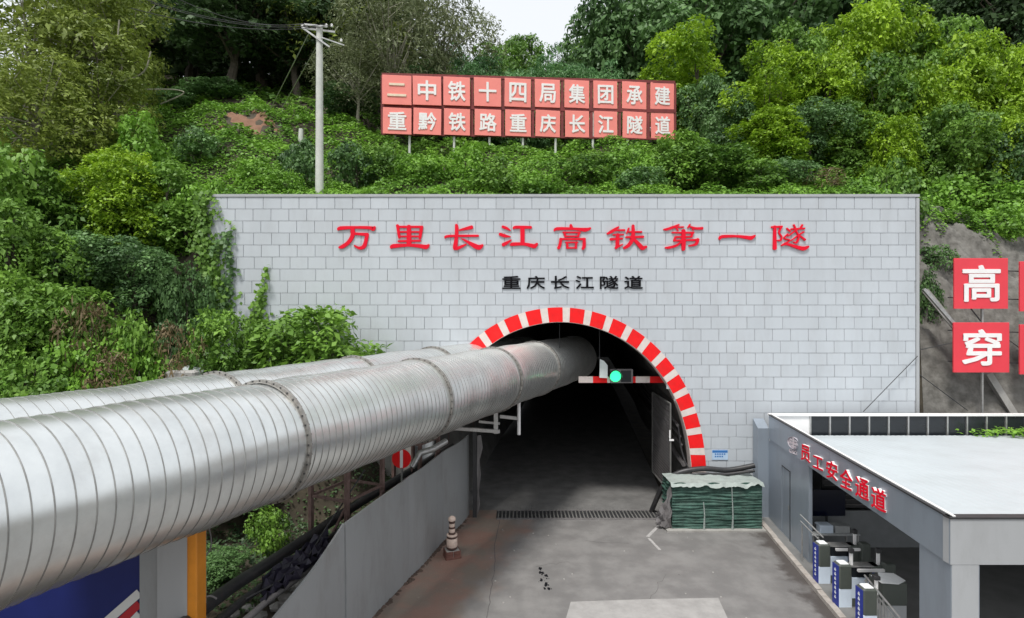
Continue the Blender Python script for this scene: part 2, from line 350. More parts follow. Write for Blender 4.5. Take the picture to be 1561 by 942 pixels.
for pts_ in (((-.42,18.2),(-.5,16.4),(-.47,14.6),(-.56,12.9),(-.53,11.2)),):
    pp_ = []
    for (ax,ay),(cx_,cy_) in zip(pts_[:-1],pts_[1:]):
        for j_ in range(8): t_ = j_/8; pp_.append((ax+(cx_-ax)*t_+random.gauss(0,.012), ay+(cy_-ay)*t_))
    strip(jb, pp_ + [pts_[-1]], random.uniform(.012,.02), .0035)
for sx_, sy_, dx_, dy_, n3 in ((.6,14.9,.10,.05,9),(3.0,12.9,.07,.13,12),(2.2,16.6,.13,-.03,10)):
    pp_ = [(sx_,sy_)]
    for j_ in range(n3): pp_.append((pp_[-1][0]+dx_+random.gauss(0,.05), pp_[-1][1]+dy_+random.gauss(0,.05)))
    strip(jb, pp_, .009, .003)
tag(jb.build('road_joint', mat('joint_sealant', (.10,.095,.09), .8, var=.3, scale=9)), kind='structure')
# passage floor and its kerb
b = MB()
for i in range(26):
    y0 = 3 + i*.62; y1 = y0 + .6
    b.add([(xk(y0)-.02, y0, -.05), (xk(y0)+.16, y0, -.05), (xk(y1)+.16, y1, -.05), (xk(y1)-.02, y1, -.05), (xk(y0), y0, .09), (xk(y0)+.15, y0, .10), (xk(y1)+.15, y1, .10), (xk(y1), y1, .09)],
          [(0,4,7,3), (4,5,6,7), (0,1,5,4), (1,2,6,5), (3,7,6,2)]) if i < 25 else None
    o = None
kstone = []
kb = empty('kerb', (0,0,0), 'stained pale concrete kerb along the foot of the staff passage', 'kerb')
for i in range(25):
    y0 = 3 + i*.62; y1 = y0 + .605; dz = random.uniform(-.008,.008)
    q = MB(); q.add([(xk(y0), y0, -.05), (xk(y0)+.15, y0, -.05), (xk(y1)+.15, y1, -.05), (xk(y1), y1, -.05), (xk(y0)+.01, y0, .09+dz), (xk(y0)+.15, y0, .10+dz), (xk(y1)+.15, y1, .10+dz), (xk(y1)+.01, y1, .09+dz)],
          [(0,4,7,3), (4,5,6,7), (0,1,5,4), (1,2,6,5), (3,7,6,2)])
    q.build('kerb_stone', M['kerb'], kb)
b = MB(); b.add([(xk(2)+.15, 2, .095), (20, 2, .095), (20, 19.0, .095), (xk(19)+.15, 19.0, .095)], [(0,1,2,3)])
tag(b.build('passage_pavement', M['floor']), kind='structure')

# drain grate across the road at the portal
gr = empty('drain_grate', (0, 18.7, 0), 'dark slotted drain grate running across the road at the tunnel mouth', 'drain')
x0, x1 = GX(757,783).x, GX(1004,783).x
q = MB(); q.box((x0, 18.37, .003), (x1, 19.05, .006)); q.build('channel', M['dark'], gr, loc=(0,-18.7,0))
q = MB(); q.box((x0, 18.27, .002), (x1, 18.37, .02)); q.box((x0, 19.05, .002), (x1, 19.12, .02)); q.build('frame', M['greytube'], gr, loc=(0,-18.7,0))
barm = MB().box((-.018,-.34,-.008), (.024,.34,.008)).mesh('grate_bar', M['lining'])
nb = 44
for i in range(nb):
    o = bpy.data.objects.new('grate_bar', barm); COL.objects.link(o); o.parent = gr; o.location = (x0 + (i+.5)*(x1-x0)/nb, 0.01, .016); o.rotation_euler = (0,0,random.uniform(-.03,.03))

# ---------------------------------------------------------------- portal wall
WY = 18.68; S = 45.5                     # wall face distance, px per metre on it
ARC = [(-180,190),(-150,200),(-120,207),(-95,211),(-70,214),(-51,218),(-39,221.5),(-25,223.5),(-2,222.5),(16.5,218.5),(33,215),(51,211),(70,209),(83,210),(96,215),(105,222),(120,245)]
def arc_r(deg): return np.interp(deg, [a for a,_ in ARC], [r for _,r in ARC])
_th = np.linspace(-125,120,246); _rr = np.array([arc_r(t) for t in _th]); _rr = np.convolve(np.pad(_rr, 8, 'edge'), np.ones(17)/17, 'valid')
AC = PX(861, 690, WY)                    # arch centre
def arc_pt(deg, inset=0.0, y=WY):
    r = float(np.interp(deg, _th, _rr)) / S - inset
    return Vector((AC.x + r*math.sin(R(deg)), y, AC.z + r*math.cos(R(deg))))
WX0, WX1, WZ = PX(314,297,WY).x, PX(1400,297,WY).x, PX(700,297,WY).z
TH0, TH1 = -119, 115
pw = empty('portal_wall', (0, WY, 0), 'large pale grey tiled portal wall with red lettering around the arched tunnel mouth', 'wall')
L0 = (0, -WY, 0)
def outer_pt(p):
    """where the ray from the arch centre through p leaves the wall rectangle"""
    d = Vector((p.x - AC.x, 0, p.z - AC.z)); t = 1e9
    if d.x > 1e-6: t = min(t, (WX1 - AC.x)/d.x)
    if d.x < -1e-6: t = min(t, (WX0 - AC.x)/d.x)
    if d.z > 1e-6: t = min(t, (WZ - AC.z)/d.z)
    if d.z < -1e-6: t = min(t, (-.3 - AC.z)/d.z)
    return Vector((AC.x + d.x*t, 0, AC.z + d.z*t))
angs = list(np.linspace(TH0, TH1, 120))
for cx_, cz_ in ((WX0, WZ), (WX1, WZ), (WX0, -.3), (WX1, -.3)):
    angs.append(math.degrees(math.atan2(cx_ - AC.x, cz_ - AC.z)))
angs = sorted(a for a in angs if TH0 <= a <= TH1)
q = MB(); vi = [arc_pt(a, .24) for a in angs]; vo = [outer_pt(p) for p in vi]
vi[0].z = vi[-1].z = vo[0].z = vo[-1].z = -.3
n_ = len(angs); T = .34
vs = [(p.x, .012, p.z) for p in vi] + [(p.x, .012, p.z) for p in vo] + [(p.x, T, p.z) for p in vi] + [(p.x, T, p.z) for p in vo]
fs = []
for i in range(n_-1):
    fs += [(i, i+1, n_+i+1, n_+i), (2*n_+i, 3*n_+i, 3*n_+i+1, 2*n_+i+1), (i, 2*n_+i, 2*n_+i+1, i+1), (n_+i, n_+i+1, 3*n_+i+1, 3*n_+i)]
fs += [(0, n_, 3*n_, 2*n_), (n_-1, 3*n_-1, 4*n_-1, 2*n_-1)]
q.add(vs, fs); q.build('backing', M['mortar'], pw)
# tiles
def clip(poly, p0, nrm):
    out = []
    for i in range(len(poly)):
        a, c = poly[i], poly[(i+1) % len(poly)]
        da = (a[0]-p0[0])*nrm[0] + (a[1]-p0[1])*nrm[1]; dc = (c[0]-p0[0])*nrm[0] + (c[1]-p0[1])*nrm[1]
        if da >= 0: out.append(a)
        if da * dc < 0: t = da/(da-dc); out.append((a[0]+(c[0]-a[0])*t, a[1]+(c[1]-a[1])*t))
    return out
TW, THh, J = .6, .402, .013
tiles = []
row = 0; z1 = WZ - .063
while z1 > -.1:
    z0 = z1 - THh; off = (row % 2)*.5*TW + ((row*7) % 5)*.02; x = WX0 + .12 - off
    while x < WX1 - .05:
        wdt = TW*(2 if random.random() < .07 and math.hypot(x+.6-AC.x, (z0+z1)/2-AC.z) > 5.9 and z1 > 2.5 else 1); xa = max(x, WX0 + .02); xb = min(x + wdt, WX1 - .10)
        if xb - xa > .08:
            tiles.append((xa + J/2, z0 + J/2, xb - J/2, z1 - J/2))
        x += wdt
    row += 1; z1 = z0
def clip_tile(t):
    poly = [(t[0],t[1]),(t[2],t[1]),(t[2],t[3]),(t[0],t[3])]; cx_, cz_ = (t[0]+t[2])/2, (t[1]+t[3])/2
    a = math.degrees(math.atan2(cx_-AC.x, cz_-AC.z))
    if a < TH0 or a > TH1: return None
    d = math.hypot(cx_-AC.x, cz_-AC.z); p = arc_pt(a, .20); rr_ = (Vector((p.x,0,p.z)) - Vector((AC.x,0,AC.z))).length
    if d > rr_ + .8: return poly
    nrm = ((p.x-AC.x)/rr_, (p.z-AC.z)/rr_)
    poly = clip(poly, (p.x, p.z), nrm)
    return poly if len(poly) > 2 else None
full = {}; rest = MB(); tint = []; count = 0
def tile_mb(poly, c):
    """bevelled tile, local coords about c (front at y=0, body behind)"""
    m_ = MB(); n2 = len(poly); cc = (sum(p[0] for p in poly)/n2, sum(p[1] for p in poly)/n2)
    def ins(p, k): 
        d = Vector((cc[0]-p[0], cc[1]-p[1])); L = d.length or 1; return (p[0]+d.x/L*k, p[1]+d.y/L*k)
    f = [(ins(p,.007)[0]-c[0], -.010, ins(p,.007)[1]-c[1]) for p in poly]; b_ = [(p[0]-c[0], -.004, p[1]-c[1]) for p in poly]; k_ = [(p[0]-c[0], .012, p[1]-c[1]) for p in poly]
    m_.add(f + b_ + k_, [tuple(range(n2))] + [(i, n2+i, n2+(i+1)%n2, (i+1)%n2) for i in range(n2)] + [(n2+i, 2*n2+i, 2*n2+(i+1)%n2, n2+(i+1)%n2) for i in range(n2)])
    return m_
random.shuffle(tiles)
def vis(t):   # the pieces seen whole come first
    px = 780.5 + (t[0]+t[2])/2*S; py = 470.5 - ((t[1]+t[3])/2 - H)*S
    s_ = 0 if (px < 360 or px > 1390) else 1
    if px < 560 and py > 440: s_ = 0
    if py > 520 + max(0, (900-px))*.0 and px < 880: s_ = 0
    if px > 1165 and py > 625: s_ = 0
    return (-s_ * (t[2]-t[0] > .5), abs(px-880) + abs(py-420))
tiles.sort(key=vis)
for t in tiles:
    poly = clip_tile(t)
    if not poly: continue
    c = ((t[0]+t[2])/2, (t[1]+t[3])/2)
    low = 1.0 if c[1] < 6.6 else .4
    if len(poly) == 4 and count < 300 and abs((t[3]-t[1]) - (THh - J)) < 1e-6:
        key = round(t[2]-t[0], 3)
        if key not in full: full[key] = tile_mb([(p[0]-c[0], p[1]-c[1]) for p in poly], (0,0)).mesh('tile', M['tile'])
        o = bpy.data.objects.new('tile', full[key]); COL.objects.link(o); o.parent = pw
        o.location = (c[0], random.uniform(-.003,.003)*low, c[1]); o.rotation_euler = (random.gauss(0,.006)*low, random.gauss(0,.0025)*low, random.gauss(0,.006)*low)
        count += 1
    else:
        tm = tile_mb(poly, (0,0)); dy = random.uniform(-.003,.003)*low; kx = random.gauss(0,.006)*low; kz = random.gauss(0,.006)*low
        rest.add([(p[0], p[1] + dy + (p[0]-c[0])*kx + (p[2]-c[1])*kz, p[2]) for p in tm.v], tm.f); tint += [random.random()] * len(tm.f)
o = rest.build('tile_field', M['tile'], pw); tag(o, kind='stuff')
a = o.data.attributes.new('tint', 'FLOAT', 'FACE'); a.data.foreach_set('value', tint[:len(o.data.polygons)])
# coping and side trims
q = MB(); q.box((WX0-.02,-.035,WZ-.06), (WX1+.02,T+.02,WZ+.03)); q.build('coping', M['cladfront'], pw)
q = MB(); q.box((WX1-.09,-.03,-.3), (WX1+.015,T+.01,WZ-.103)); q.build('edge_trim', M['cladfront'], pw)
# striped arch
ring = MB(); n_ = 150; A = [-78 + (TH1+78)*i/n_ for i in range(n_+1)]
for i in range(n_):
    pi0, pi1, po0, po1 = arc_pt(A[i], .50), arc_pt(A[i+1], .50), arc_pt(A[i], .012), arc_pt(A[i+1], .012)
    v = [(p.x, yv, p.z) for yv in (-.03, .34) for p in (pi0, pi1, po1, po0)]
    ring.add(v, [(0,1,2,3), (0,4,5,1), (3,2,6,7)])
rg = ring.build('arch_ring', M['whitepaint'], pw)
def ring_block(a0, a1, m_, name):
    q = MB(); k = 5; aa = [a0 + (a1-a0)*i/k for i in range(k+1)]
    for i in range(k):
        pts = [arc_pt(aa[i], .485), arc_pt(aa[i+1], .485), arc_pt(aa[i+1], .0), arc_pt(aa[i], .0)]
        v = [(p.x, yv, p.z) for yv in (-.046, -.028) for p in pts]
        f = [(0,1,2,3), (0,4,5,1), (3,2,6,7)] + ([(0,3,7,4)] if i == 0 else []) + ([(1,5,6,2)] if i == k-1 else [])
        q.add(v, f)
    return q.build(name, m_, rg)
per = 8.87
for k in range(-12, 14):
    c0 = -3.9 + k*per
    if c0 - 3 < -76 or c0 + 3 > TH1: continue
    ring_block(c0-2.93, c0+2.93, M['redpaint'], 'red_block')
    if c0 + per + 3 < TH1: ring_block(c0+3.0, c0+per-3.0, M['whitepaint'], 'white_block')

# ---- lettering
def stroke_char(strokes, org, sc, name, m_, depth=.05, parent=None, loc=None):
    q = MB()
    for si, st in enumerate(strokes):
        P = [Vector(((x - org[0])*sc, -(y - org[1])*sc)) for x, y, _ in st]; Wd = [max(w_, 6)*sc for _, _, w_ in st]
        # densify with a soft curve
        n = len(P); PP = []; WW = []
        for i in range(n-1):
            p0 = P[max(i-1,0)]; p1 = P[i]; p2 = P[i+1]; p3 = P[min(i+2,n-1)]
            for j in range(4):
                t = j/4; PP.append(.5*((2*p1)+(p2-p0)*t+(2*p0-5*p1+4*p2-p3)*t*t+(3*p1-p0-3*p2+p3)*t**3) if n > 2 else p1+(p2-p1)*t); WW.append(Wd[i]+(Wd[i+1]-Wd[i])*t)
        PP.append(P[-1]); WW.append(Wd[-1])
        d0 = (PP[1]-PP[0]).normalized(); d1 = (PP[-1]-PP[-2]).normalized()
        PP = [PP[0]-d0*WW[0]*.3] + PP + [PP[-1]+d1*WW[-1]*.3]; WW = [WW[0]*.55] + WW + [WW[-1]*.55]
        v = []; yf = -depth - si*.0012
        for i, p in enumerate(PP):
            d = (PP[min(i+1,len(PP)-1)] - PP[max(i-1,0)]).normalized(); nn = Vector((-d.y, d.x))*WW[i]/2
            a, c = p+nn, p-nn; v += [(a.x, yf, a.y), (c.x, yf, c.y), (a.x, 0, a.y), (c.x, 0, c.y)]
        f = []
        for i in range(len(PP)-1):
            k = 4*i; f += [(k, k+4, k+5, k+1), (k, k+2, k+6, k+4), (k+1, k+5, k+7, k+3)]
        k = 4*(len(PP)-1); f += [(0,1,3,2), (k, k+2, k+3, k+1)]
        q.add(v, f)
    return q.build(name, m_, parent, loc=loc or (0,0,0))
CH = {
'wan': (0,[[(68,128,14),(90,110,36),(240,102,24),(370,106,30),(400,115,44),(418,98,20)],[(205,110,40),(205,180,38),(165,245,35),(110,285,35),(78,292,20)],[(230,162,24),(340,170,28)],[(345,165,32),(330,240,34),(312,285,38),(270,298,28),(222,275,12)]]),
'li': (0,[[(632,82,28),(650,200,24)],[(640,97,20),(870,97,22)],[(862,97,32),(845,205,26)],[(650,145,15),(850,145,15)],[(650,188,15),(850,188,15)],[(742,90,38),(742,270,46)],[(640,233,18),(850,228,18)],[(572,298,20),(595,280,40),(740,272,26),(850,280,36),(905,288,44),(932,266,14)]]),
'chang': (0,[[(1188,78,24),(1195,100,34),(1192,200,34),(1180,290,44),(1185,305,30)],[(1190,305,30),(1240,285,26),(1285,262,12)],[(1220,128,14),(1290,112,28),(1340,100,36)],[(1085,203,14),(1120,185,24),(1400,182,20)],[(1240,208,8),(1300,240,26),(1370,280,46),(1410,292,46),(1442,270,20)]]),
'jiang': (750,[[(100,95,24),(140,110,26),(176,132,8)],[(74,165,26),(120,182,32),(176,190,8)],[(105,268,34),(140,250,30),(185,220,8)],[(205,112,20),(230,100,28),(372,102,26)],[(290,105,42),(290,260,40)],[(178,270,22),(200,262,34),(300,260,28),(370,274,36),(405,280,42),(430,256,20)]]),
'gao': (750,[[(748,78,22),(755,110,36)],[(592,135,14),(620,115,30),(780,115,22),(885,125,38),(936,110,18)],[(675,150,14),(840,150,14)],[(685,148,20),(700,192,20)],[(830,148,20),(815,192,20)],[(690,187,14),(825,187,14)],[(655,210,28),(645,270,28),(632,300,30)],[(645,213,18),(885,213,20)],[(875,210,28),(875,280,32),(862,306,26)],[(700,245,14),(815,245,14)],[(713,245,20),(718,300,22)],[(800,245,20),(795,300,22)],[(710,297,14),(805,297,14)]]),
'tie': (750,[[(1095,163,16),(1130,145,30),(1170,120,28),(1203,98,16)],[(1160,130,14),(1260,128,18)],[(1150,172,13),(1250,170,13)],[(1125,215,24),(1240,208,16)],[(1195,170,34),(1190,285,34)],[(1175,298,26),(1240,262,10)],[(1300,110,18),(1280,160,12)],[(1300,145,14),(1422,145,16)],[(1272,195,16),(1438,192,22)],[(1340,84,26),(1338,200,38),(1300,270,34),(1254,298,24)],[(1345,210,26),(1400,270,38),(1430,298,42),(1468,284,18)]]),
'di': (1000,[[(70,122,12),(100,120,24),(160,100,24),(216,75,12)],[(170,100,13),(260,98,13)],[(190,110,14),(208,132,12)],[(320,75,14),(300,106,13)],[(320,95,13),(380,112,22),(438,110,26)],[(345,115,12),(352,130,10)],[(150,152,14),(355,152,18)],[(345,150,20),(332,190,18)],[(180,193,15),(340,191,15)],[(182,193,20),(168,230,18)],[(168,228,16),(400,220,20)],[(395,215,30),(375,262,26),(310,278,12)],[(258,130,34),(258,240,42),(256,314,32)],[(240,235,14),(190,275,22),(120,294,24),(86,295,16)]]),
'yi': (1000,[[(600,213,20),(625,190,30),(760,186,22),(850,196,32),(900,202,38),(938,180,16)]]),
'sui': (1000,[[(1125,92,26),(1125,200,32),(1125,304,38)],[(1095,100,18),(1195,95,20)],[(1190,95,20),(1165,150,16),(1190,190,16),(1180,224,20),(1150,225,10)],[(1240,112,16),(1272,140,16)],[(1305,78,16),(1320,105,14)],[(1388,78,16),(1370,108,14)],[(1280,118,14),(1408,112,16)],[(1340,120,16),(1252,185,10)],[(1330,142,12),(1352,190,16),(1332,248,18),(1302,240,8)],[(1345,178,12),(1280,228,10)],[(1400,145,14),(1358,170,10)],[(1360,180,12),(1412,220,20)],[(1250,165,12),(1212,205,12),(1268,225,12),(1200,268,16)],[(1188,275,12),(1240,262,20),(1320,285,28),(1395,303,40),(1444,284,18)]]),
}
for k, (ox, st) in CH.items():
    ox = 505 if ox == 0 else ox; xsv = [p[0] for s_ in st for p in s_]; mx_ = (min(xsv)+max(xsv))/2; my_ = 195
    p = PX(ox + mx_/6.244, 330 + my_/6.246, WY)
    stroke_char(st, (mx_, my_), 1/6.244/S, 'character', M['letter'], .05, pw, (p.x, -.004, p.z))
def glyph(ch, w_, h_, depth, m_, name='character', bold=.014, extrude=True):
    """one printed character from the built-in font, fitted to w x h, standing in the XZ plane, front at y=-depth"""
    c = bpy.data.curves.new('glyph', 'FONT'); c.body = ch; c.offset = 0; c.extrude = .1; c.resolution_u = 2
    t = bpy.data.objects.new('glyph', c); COL.objects.link(t)
    bpy.context.view_layer.update()
    me = bpy.data.meshes.new_from_object(t.evaluated_get(bpy.context.evaluated_depsgraph_get()))
    bpy.data.objects.remove(t); bpy.data.curves.remove(c)
    n = len(me.vertices); co = np.empty(n*3, 'f'); me.vertices.foreach_get('co', co); co = co.reshape(-1,3)
    lo, hi = co.min(0), co.max(0); out = np.empty_like(co)
    sx_ = w_/max(hi[0]-lo[0], 1e-3); sz_ = h_/max(hi[1]-lo[1], 1e-3)
    if ch in '一二': sz_ = sx_*.9
    if ch == '工': sz_ = min(sz_, sx_*1.0)
    out[:,0] = (co[:,0]-(lo[0]+hi[0])/2)*sx_; out[:,2] = (co[:,1]-(lo[1]+hi[1])/2)*sz_; out[:,1] = -(co[:,2]-lo[2])/(hi[2]-lo[2])*depth
    me.vertices.foreach_set('co', out.ravel())
    k = MB(); base_v = [tuple(v.co) for v in me.vertices]; base_f = [tuple(f.vertices) for f in me.polygons]; bpy.data.meshes.remove(me)
    sh = bold * (w_ + h_) * .5; offs = ((0,0),(-1,-.6),(1,-.6),(-1,.6),(1,.6),(0,-1),(0,1)) if bold > 0 else ((0,0),)
    for i, (ax, az) in enumerate(offs):
        k.add([(x + ax*sh, y*(1 + .012*i), z + az*sh) for x, y, z in base_v], base_f)
    return k.mesh(name, m_)
def put(name, me, parent=None, loc=(0,0,0), rot=(0,0,0)):
    o = bpy.data.objects.new(name, me); COL.objects.link(o); o.parent = parent; o.location = loc; o.rotation_euler = rot; return o
for i, ch in enumerate('重庆长江隧道'):
    p = PX(779.5 + i*37.2, 430, WY)
    put('character', glyph(ch, .60, .42, .03, M['black'], bold=.016), pw, (p.x, -.008, p.z))
# poster low on the right of the arch
p0, p1 = PX(1085,685,WY), PX(1109,700,WY)
po = empty('wall_notice', (p0.x, WY, p1.z), 'small blue and white notice fixed on the tiles right of the arch', 'sign')
MB().box((0,-.035,0),(p1.x-p0.x,-.02,p0.z-p1.z)).build('board', M['poster'], po)
MB().box((.01,-.039,.24),(p1.x-p0.x-.01,-.036,.32)).build('heading', M['postblue'], po)
q = MB()
for r_, n3 in ((.17,5),(.09,4)):
    for i in range(n3): q.box((.09+i*.075,-.039,r_),(.14+i*.075,-.036,r_+.045))
q.build('text_line', M['postblue'], po)

# ---------------------------------------------------------------- tunnel
tn = empty('tunnel', (0, WY+.34, 0), 'dark arched road tunnel running in behind the tiled portal', 'tunnel')
q = MB(); N2 = 60; A = [TH0 + (TH1-TH0)*i/N2 for i in range(N2+1)]; D_ = [0,.8,2,4,7,11,16,23,32,44,60]
prof = [arc_pt(a, .40) for a in A]
v = []
for d in D_:
    for i, p in enumerate(prof):
        k = 1 + .03*math.sin(i*1.7+d*3) * (d > 0); z_ = max(p.z, -.1)
        v.append((AC.x + (p.x-AC.x)*k + d*.127, d, AC.z + (z_-AC.z)*k))
n_ = len(prof)
q.add(v, [(j*n_+i, (j+1)*n_+i, (j+1)*n_+i+1, j*n_+i+1) for j in range(len(D_)-1) for i in range(n_-1)] + [tuple((len(D_)-1)*n_+i for i in range(n_))])
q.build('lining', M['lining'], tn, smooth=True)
for k_ in range(9):
    d = .9 + 2.2*k_; q = MB(); A2 = np.linspace(-100, 100, 41); pr_ = [arc_pt(a_, .42) for a_ in A2]
    v = [(AC.x+(p.x-AC.x)*f_ + (d+e_)*.127, d+e_, AC.z+(max(p.z,0)-AC.z)*f_) for p in pr_ for (f_, e_) in ((.985,0),(.985,.16))]
    q.add(v, [(2*i,2*i+2,2*i+3,2*i+1) for i in range(40)] ); q.build('lining_rib', M['rust'], tn)
for k_, (a_, r2_) in enumerate(((78,.05),(84,.035),(88,.035),(97,.08))):
    p = arc_pt(a_, .62); MB().tube([(p.x+.127*t_, t_, p.z+.04*math.sin(t_*1.3+k_)) for t_ in np.linspace(.1, 30, 24)], r2_, 6).build('service_pipe', M['greytube'], tn)
# red and white height bar with the green signal
hb = empty('height_bar', PX(945,578,19.6), 'red and white striped height limit bar hung across the dark tunnel mouth', 'barrier')
xa, xb = PX(882,578,19.6).x, PX(1012,578,19.6).x; cuts = np.linspace(xa, xb, 7)
for i in range(6):
    MB().box((cuts[i]-hb.location.x, -.04, -.11), (cuts[i+1]-hb.location.x, .04, .11)).build('red_segment' if i % 2 else 'white_segment', M['redpaint'] if i % 2 else M['whitepaint'], hb)
for xx in (853, 914):
    MB().tube([(PX(xx,0,19.6).x-hb.location.x,0,.11 if xx > 880 else .75),(PX(xx,0,19.6).x-hb.location.x,0,2.35 if xx<880 else 1.9)], .012, 6).build('hanger_wire', M['dark'], hb)
tl = empty('traffic_signal', PX(938,573,19.5), 'round green signal lamp shining in front of the striped bar in the tunnel', 'traffic light')
MB().box((-.17,.02,-.24),(.62,.2,.24)).build('housing', M['greytube'], tl)
q = MB(); n = 24
for r_, y_ in ((.17,0),(.17,.03)): pass
q.tube([(0,.02,0),(0,-.02,0)], .19, 24).build('lamp', M['green'], tl)
q = MB()
for i in range(14):
    t0 = math.pi*(-.05 + 1.1*i/14); t1 = math.pi*(-.05 + 1.1*(i+1)/14)
    q.add([(.21*math.cos(t0),.02,.21*math.sin(t0)),(.21*math.cos(t1),.02,.21*math.sin(t1)),(.21*math.cos(t1),-.16,.21*math.sin(t1)),(.21*math.cos(t0),-.16,.21*math.sin(t0)),
           (.225*math.cos(t0),.02,.225*math.sin(t0)),(.225*math.cos(t1),.02,.225*math.sin(t1)),(.225*math.cos(t1),-.16,.225*math.sin(t1)),(.225*math.cos(t0),-.16,.225*math.sin(t0))],
          [(0,1,2,3),(7,6,5,4),(3,2,6,7)])
q.build('visor', M['dark'], tl)
MB().box((.2,-.004,-.2),(.55,.018,.2)).build('dark_lamp', M['darkglass'], tl)
p = PX(920,562,19.4)
q = MB(); q.prism([(-.14,0,-.30),(.14,0,-.32),(.15,.02,.12),(.02,.0,.28),(-.12,.02,.34)], (0,.02,0))
o = q.build('reflector_plate', M['bag']); o.location = p; tag(o, 'pale tapered plate standing on the striped bar beside the green lamp', 'plate')
# mesh gate folded along the right flank
ga = empty('mesh_gate', (PX(1022,0,18.55).x, 18.55, 0), 'open wire mesh gate standing in the right side of the tunnel mouth', 'gate')
gz0, gz1 = .75, 3.75
q = MB(); gl = 2.6
q.bar((0,0,0),(0,0,gz1),.045); q.bar((0.05,gl,gz0),(0.05,gl,gz1),.04); q.bar((0,0,gz1),(0.05,gl,gz1),.04); q.bar((0,0,gz0),(0.05,gl,gz0),.04); q.build('frame', M['lining'], ga)
q = MB()
for i in range(26):
    y_ = .1*(i+.5); q.bar((.05*y_/gl,y_,gz0),(.05*y_/gl,y_,gz1),.006)
for i in range(30):
    z_ = gz0 + .1*(i+.5); q.bar((.004,0,z_),(.054,gl,z_),.006)
o = q.build('wire_mesh', M['greytube'], ga); tag(o, kind='stuff')
q = MB(); q.box((-.05,-.05,2.60),(-.01,-.031,2.88)); q.box((-.05,-.052,2.52),(.10,-.033,2.58)); q.build('latch', M['white'], ga)
# left jamb: post with torn fabric
lj = empty('jamb_post', (PX(724,0,18.5).x, 18.5, 0), 'dark steel post with torn pale fabric at the left tunnel jamb', 'post')
MB().box((-.07,-.05,0),(.06,.05,2.9)).build('post', M['dark'], lj)
q = MB(); pts = [(.08,2.7),(.2,2.72),(.26,2.3),(.16,1.9),(.2,1.4),(.14,.9),(.17,.4),(.10,.1),(.07,.1),(.09,.9),(.07,1.6)]
q.prism([(x,-.03+.02*math.sin(i),z) for i,(x,z) in enumerate(pts)], (0,.02,0)); q.build('torn_fabric', M['greytube'], lj)

# ---------------------------------------------------------------- big ventilation ducts
ANG = math.atan((1151 - 780.5) / FPX); DIR = Vector((math.sin(ANG), math.cos(ANG), 0)); NRM = Vector((math.cos(ANG), -math.sin(ANG), 0)); RAD = .9
def duct(root_name, label, x_off, z, s0, s1, flanges, pitch, seam_r=.0078):
    base = Vector((x_off, 0, z)); rt = empty(root_name, base + DIR*s1, label, 'duct', 'twin ventilation ducts')
    inv = -(DIR*s1)
    def P(s, ph, r): return DIR*s + inv + r*(math.cos(ph)*NRM + math.sin(ph)*Vector((0,0,1)))
    def DD(s, ph): return .008*math.sin(3*ph+s*2.1) + .006*math.sin(s*5+ph) + .014*NZ.noise(P(s,ph,1.1)*.9) - .03*max(0, NZ.noise(P(s,ph,1.0)*1.6+Vector((7,3,1)))-.45)
    edges = [s0] + flanges + [s1]; n = 64
    for a, c in zip(edges[:-1], edges[1:]):
        pitch = .178 if c < 9.5 else .148
        k = max(2, int((c-a)/.2)); q = MB(); v = []
        for j in range(k+1):
            s = a + (c-a)*j/k
            for i in range(n):
                ph = 2*math.pi*i/n; v.append(P(s, ph, RAD + DD(s, ph)))
        q.add(v, [(j*n+i, j*n+(i+1)%n, (j+1)*n+(i+1)%n, (j+1)*n+i) for j in range(k) for i in range(n)])
        sec = q.build('duct_section', M['duct'], rt, smooth=True)
        # spiral lock seam: a real helical ridge
        q = MB(); v = []; turns = (c-a)/pitch; m_ = int(turns*n); 
        for i in range(m_+1):
            ph = 2*math.pi*i/n; s = a + pitch*i/n
            if s > c: break
            for ds, dr in ((-seam_r,0),(-seam_r*.5,seam_r*.9),(seam_r*.5,seam_r*.9),(seam_r,0)): v.append(P(s+ds, ph, RAD + DD(s, ph) + .001 + dr))
        mm = len(v)//4
        q.add(v, [(4*i+j, 4*i+j+1, 4*i+5+j, 4*i+4+j) for i in range(mm-1) for j in range(3)])
        q.build('spiral_seam', M['ductseam'], sec, smooth=True)
    for s in flanges:
        q = MB(); v = []; pr = [(-.05,0),(-.05,.015),(-.028,.018),(-.026,.05),(.026,.05),(.028,.018),(.05,.015),(.05,0)]
        for ds, dr in pr:
            for i in range(n): v.append(P(s+ds, 2*math.pi*i/n, RAD+dr))
        q.add(v, [(j*n+i, j*n+(i+1)%n, (j+1)*n+(i+1)%n, (j+1)*n+i) for j in range(len(pr)-1) for i in range(n)])
        fl = q.build('flange_ring', M['flange'], rt)
        q = MB()
        for i in range(40):
            ph = 2*math.pi*(i+.3)/40; q.tube([P(s-.04,ph,RAD+.033), P(s+.04,ph,RAD+.033)], .013, 6)
        tag(q.build('bolt_ring', M['dark'], fl), kind='stuff')
    return rt
XO = -8.373*.9; ZC = H - 2.257*.9
s_fl = [10.357*.9-4.03, 10.357*.9, 15.025*.9, 19.401*.9, 23.828*.9-.95]
s_fl = [5.2, 9.32, 13.52, 17.46, 20.75]
duct('ventilation_duct', 'nearer of two huge galvanised spiral ducts, crossing in front and entering the tunnel', XO, ZC, .5, 25.5, s_fl, .20)
sp = 1.93/math.cos(ANG)
duct('ventilation_duct', 'farther galvanised spiral duct, mostly hidden behind the nearer one', XO - sp, ZC - .03, 3.0, 25.5, [7.35, 10.9, 14.6, 18.2, 21.1], .20, .004)

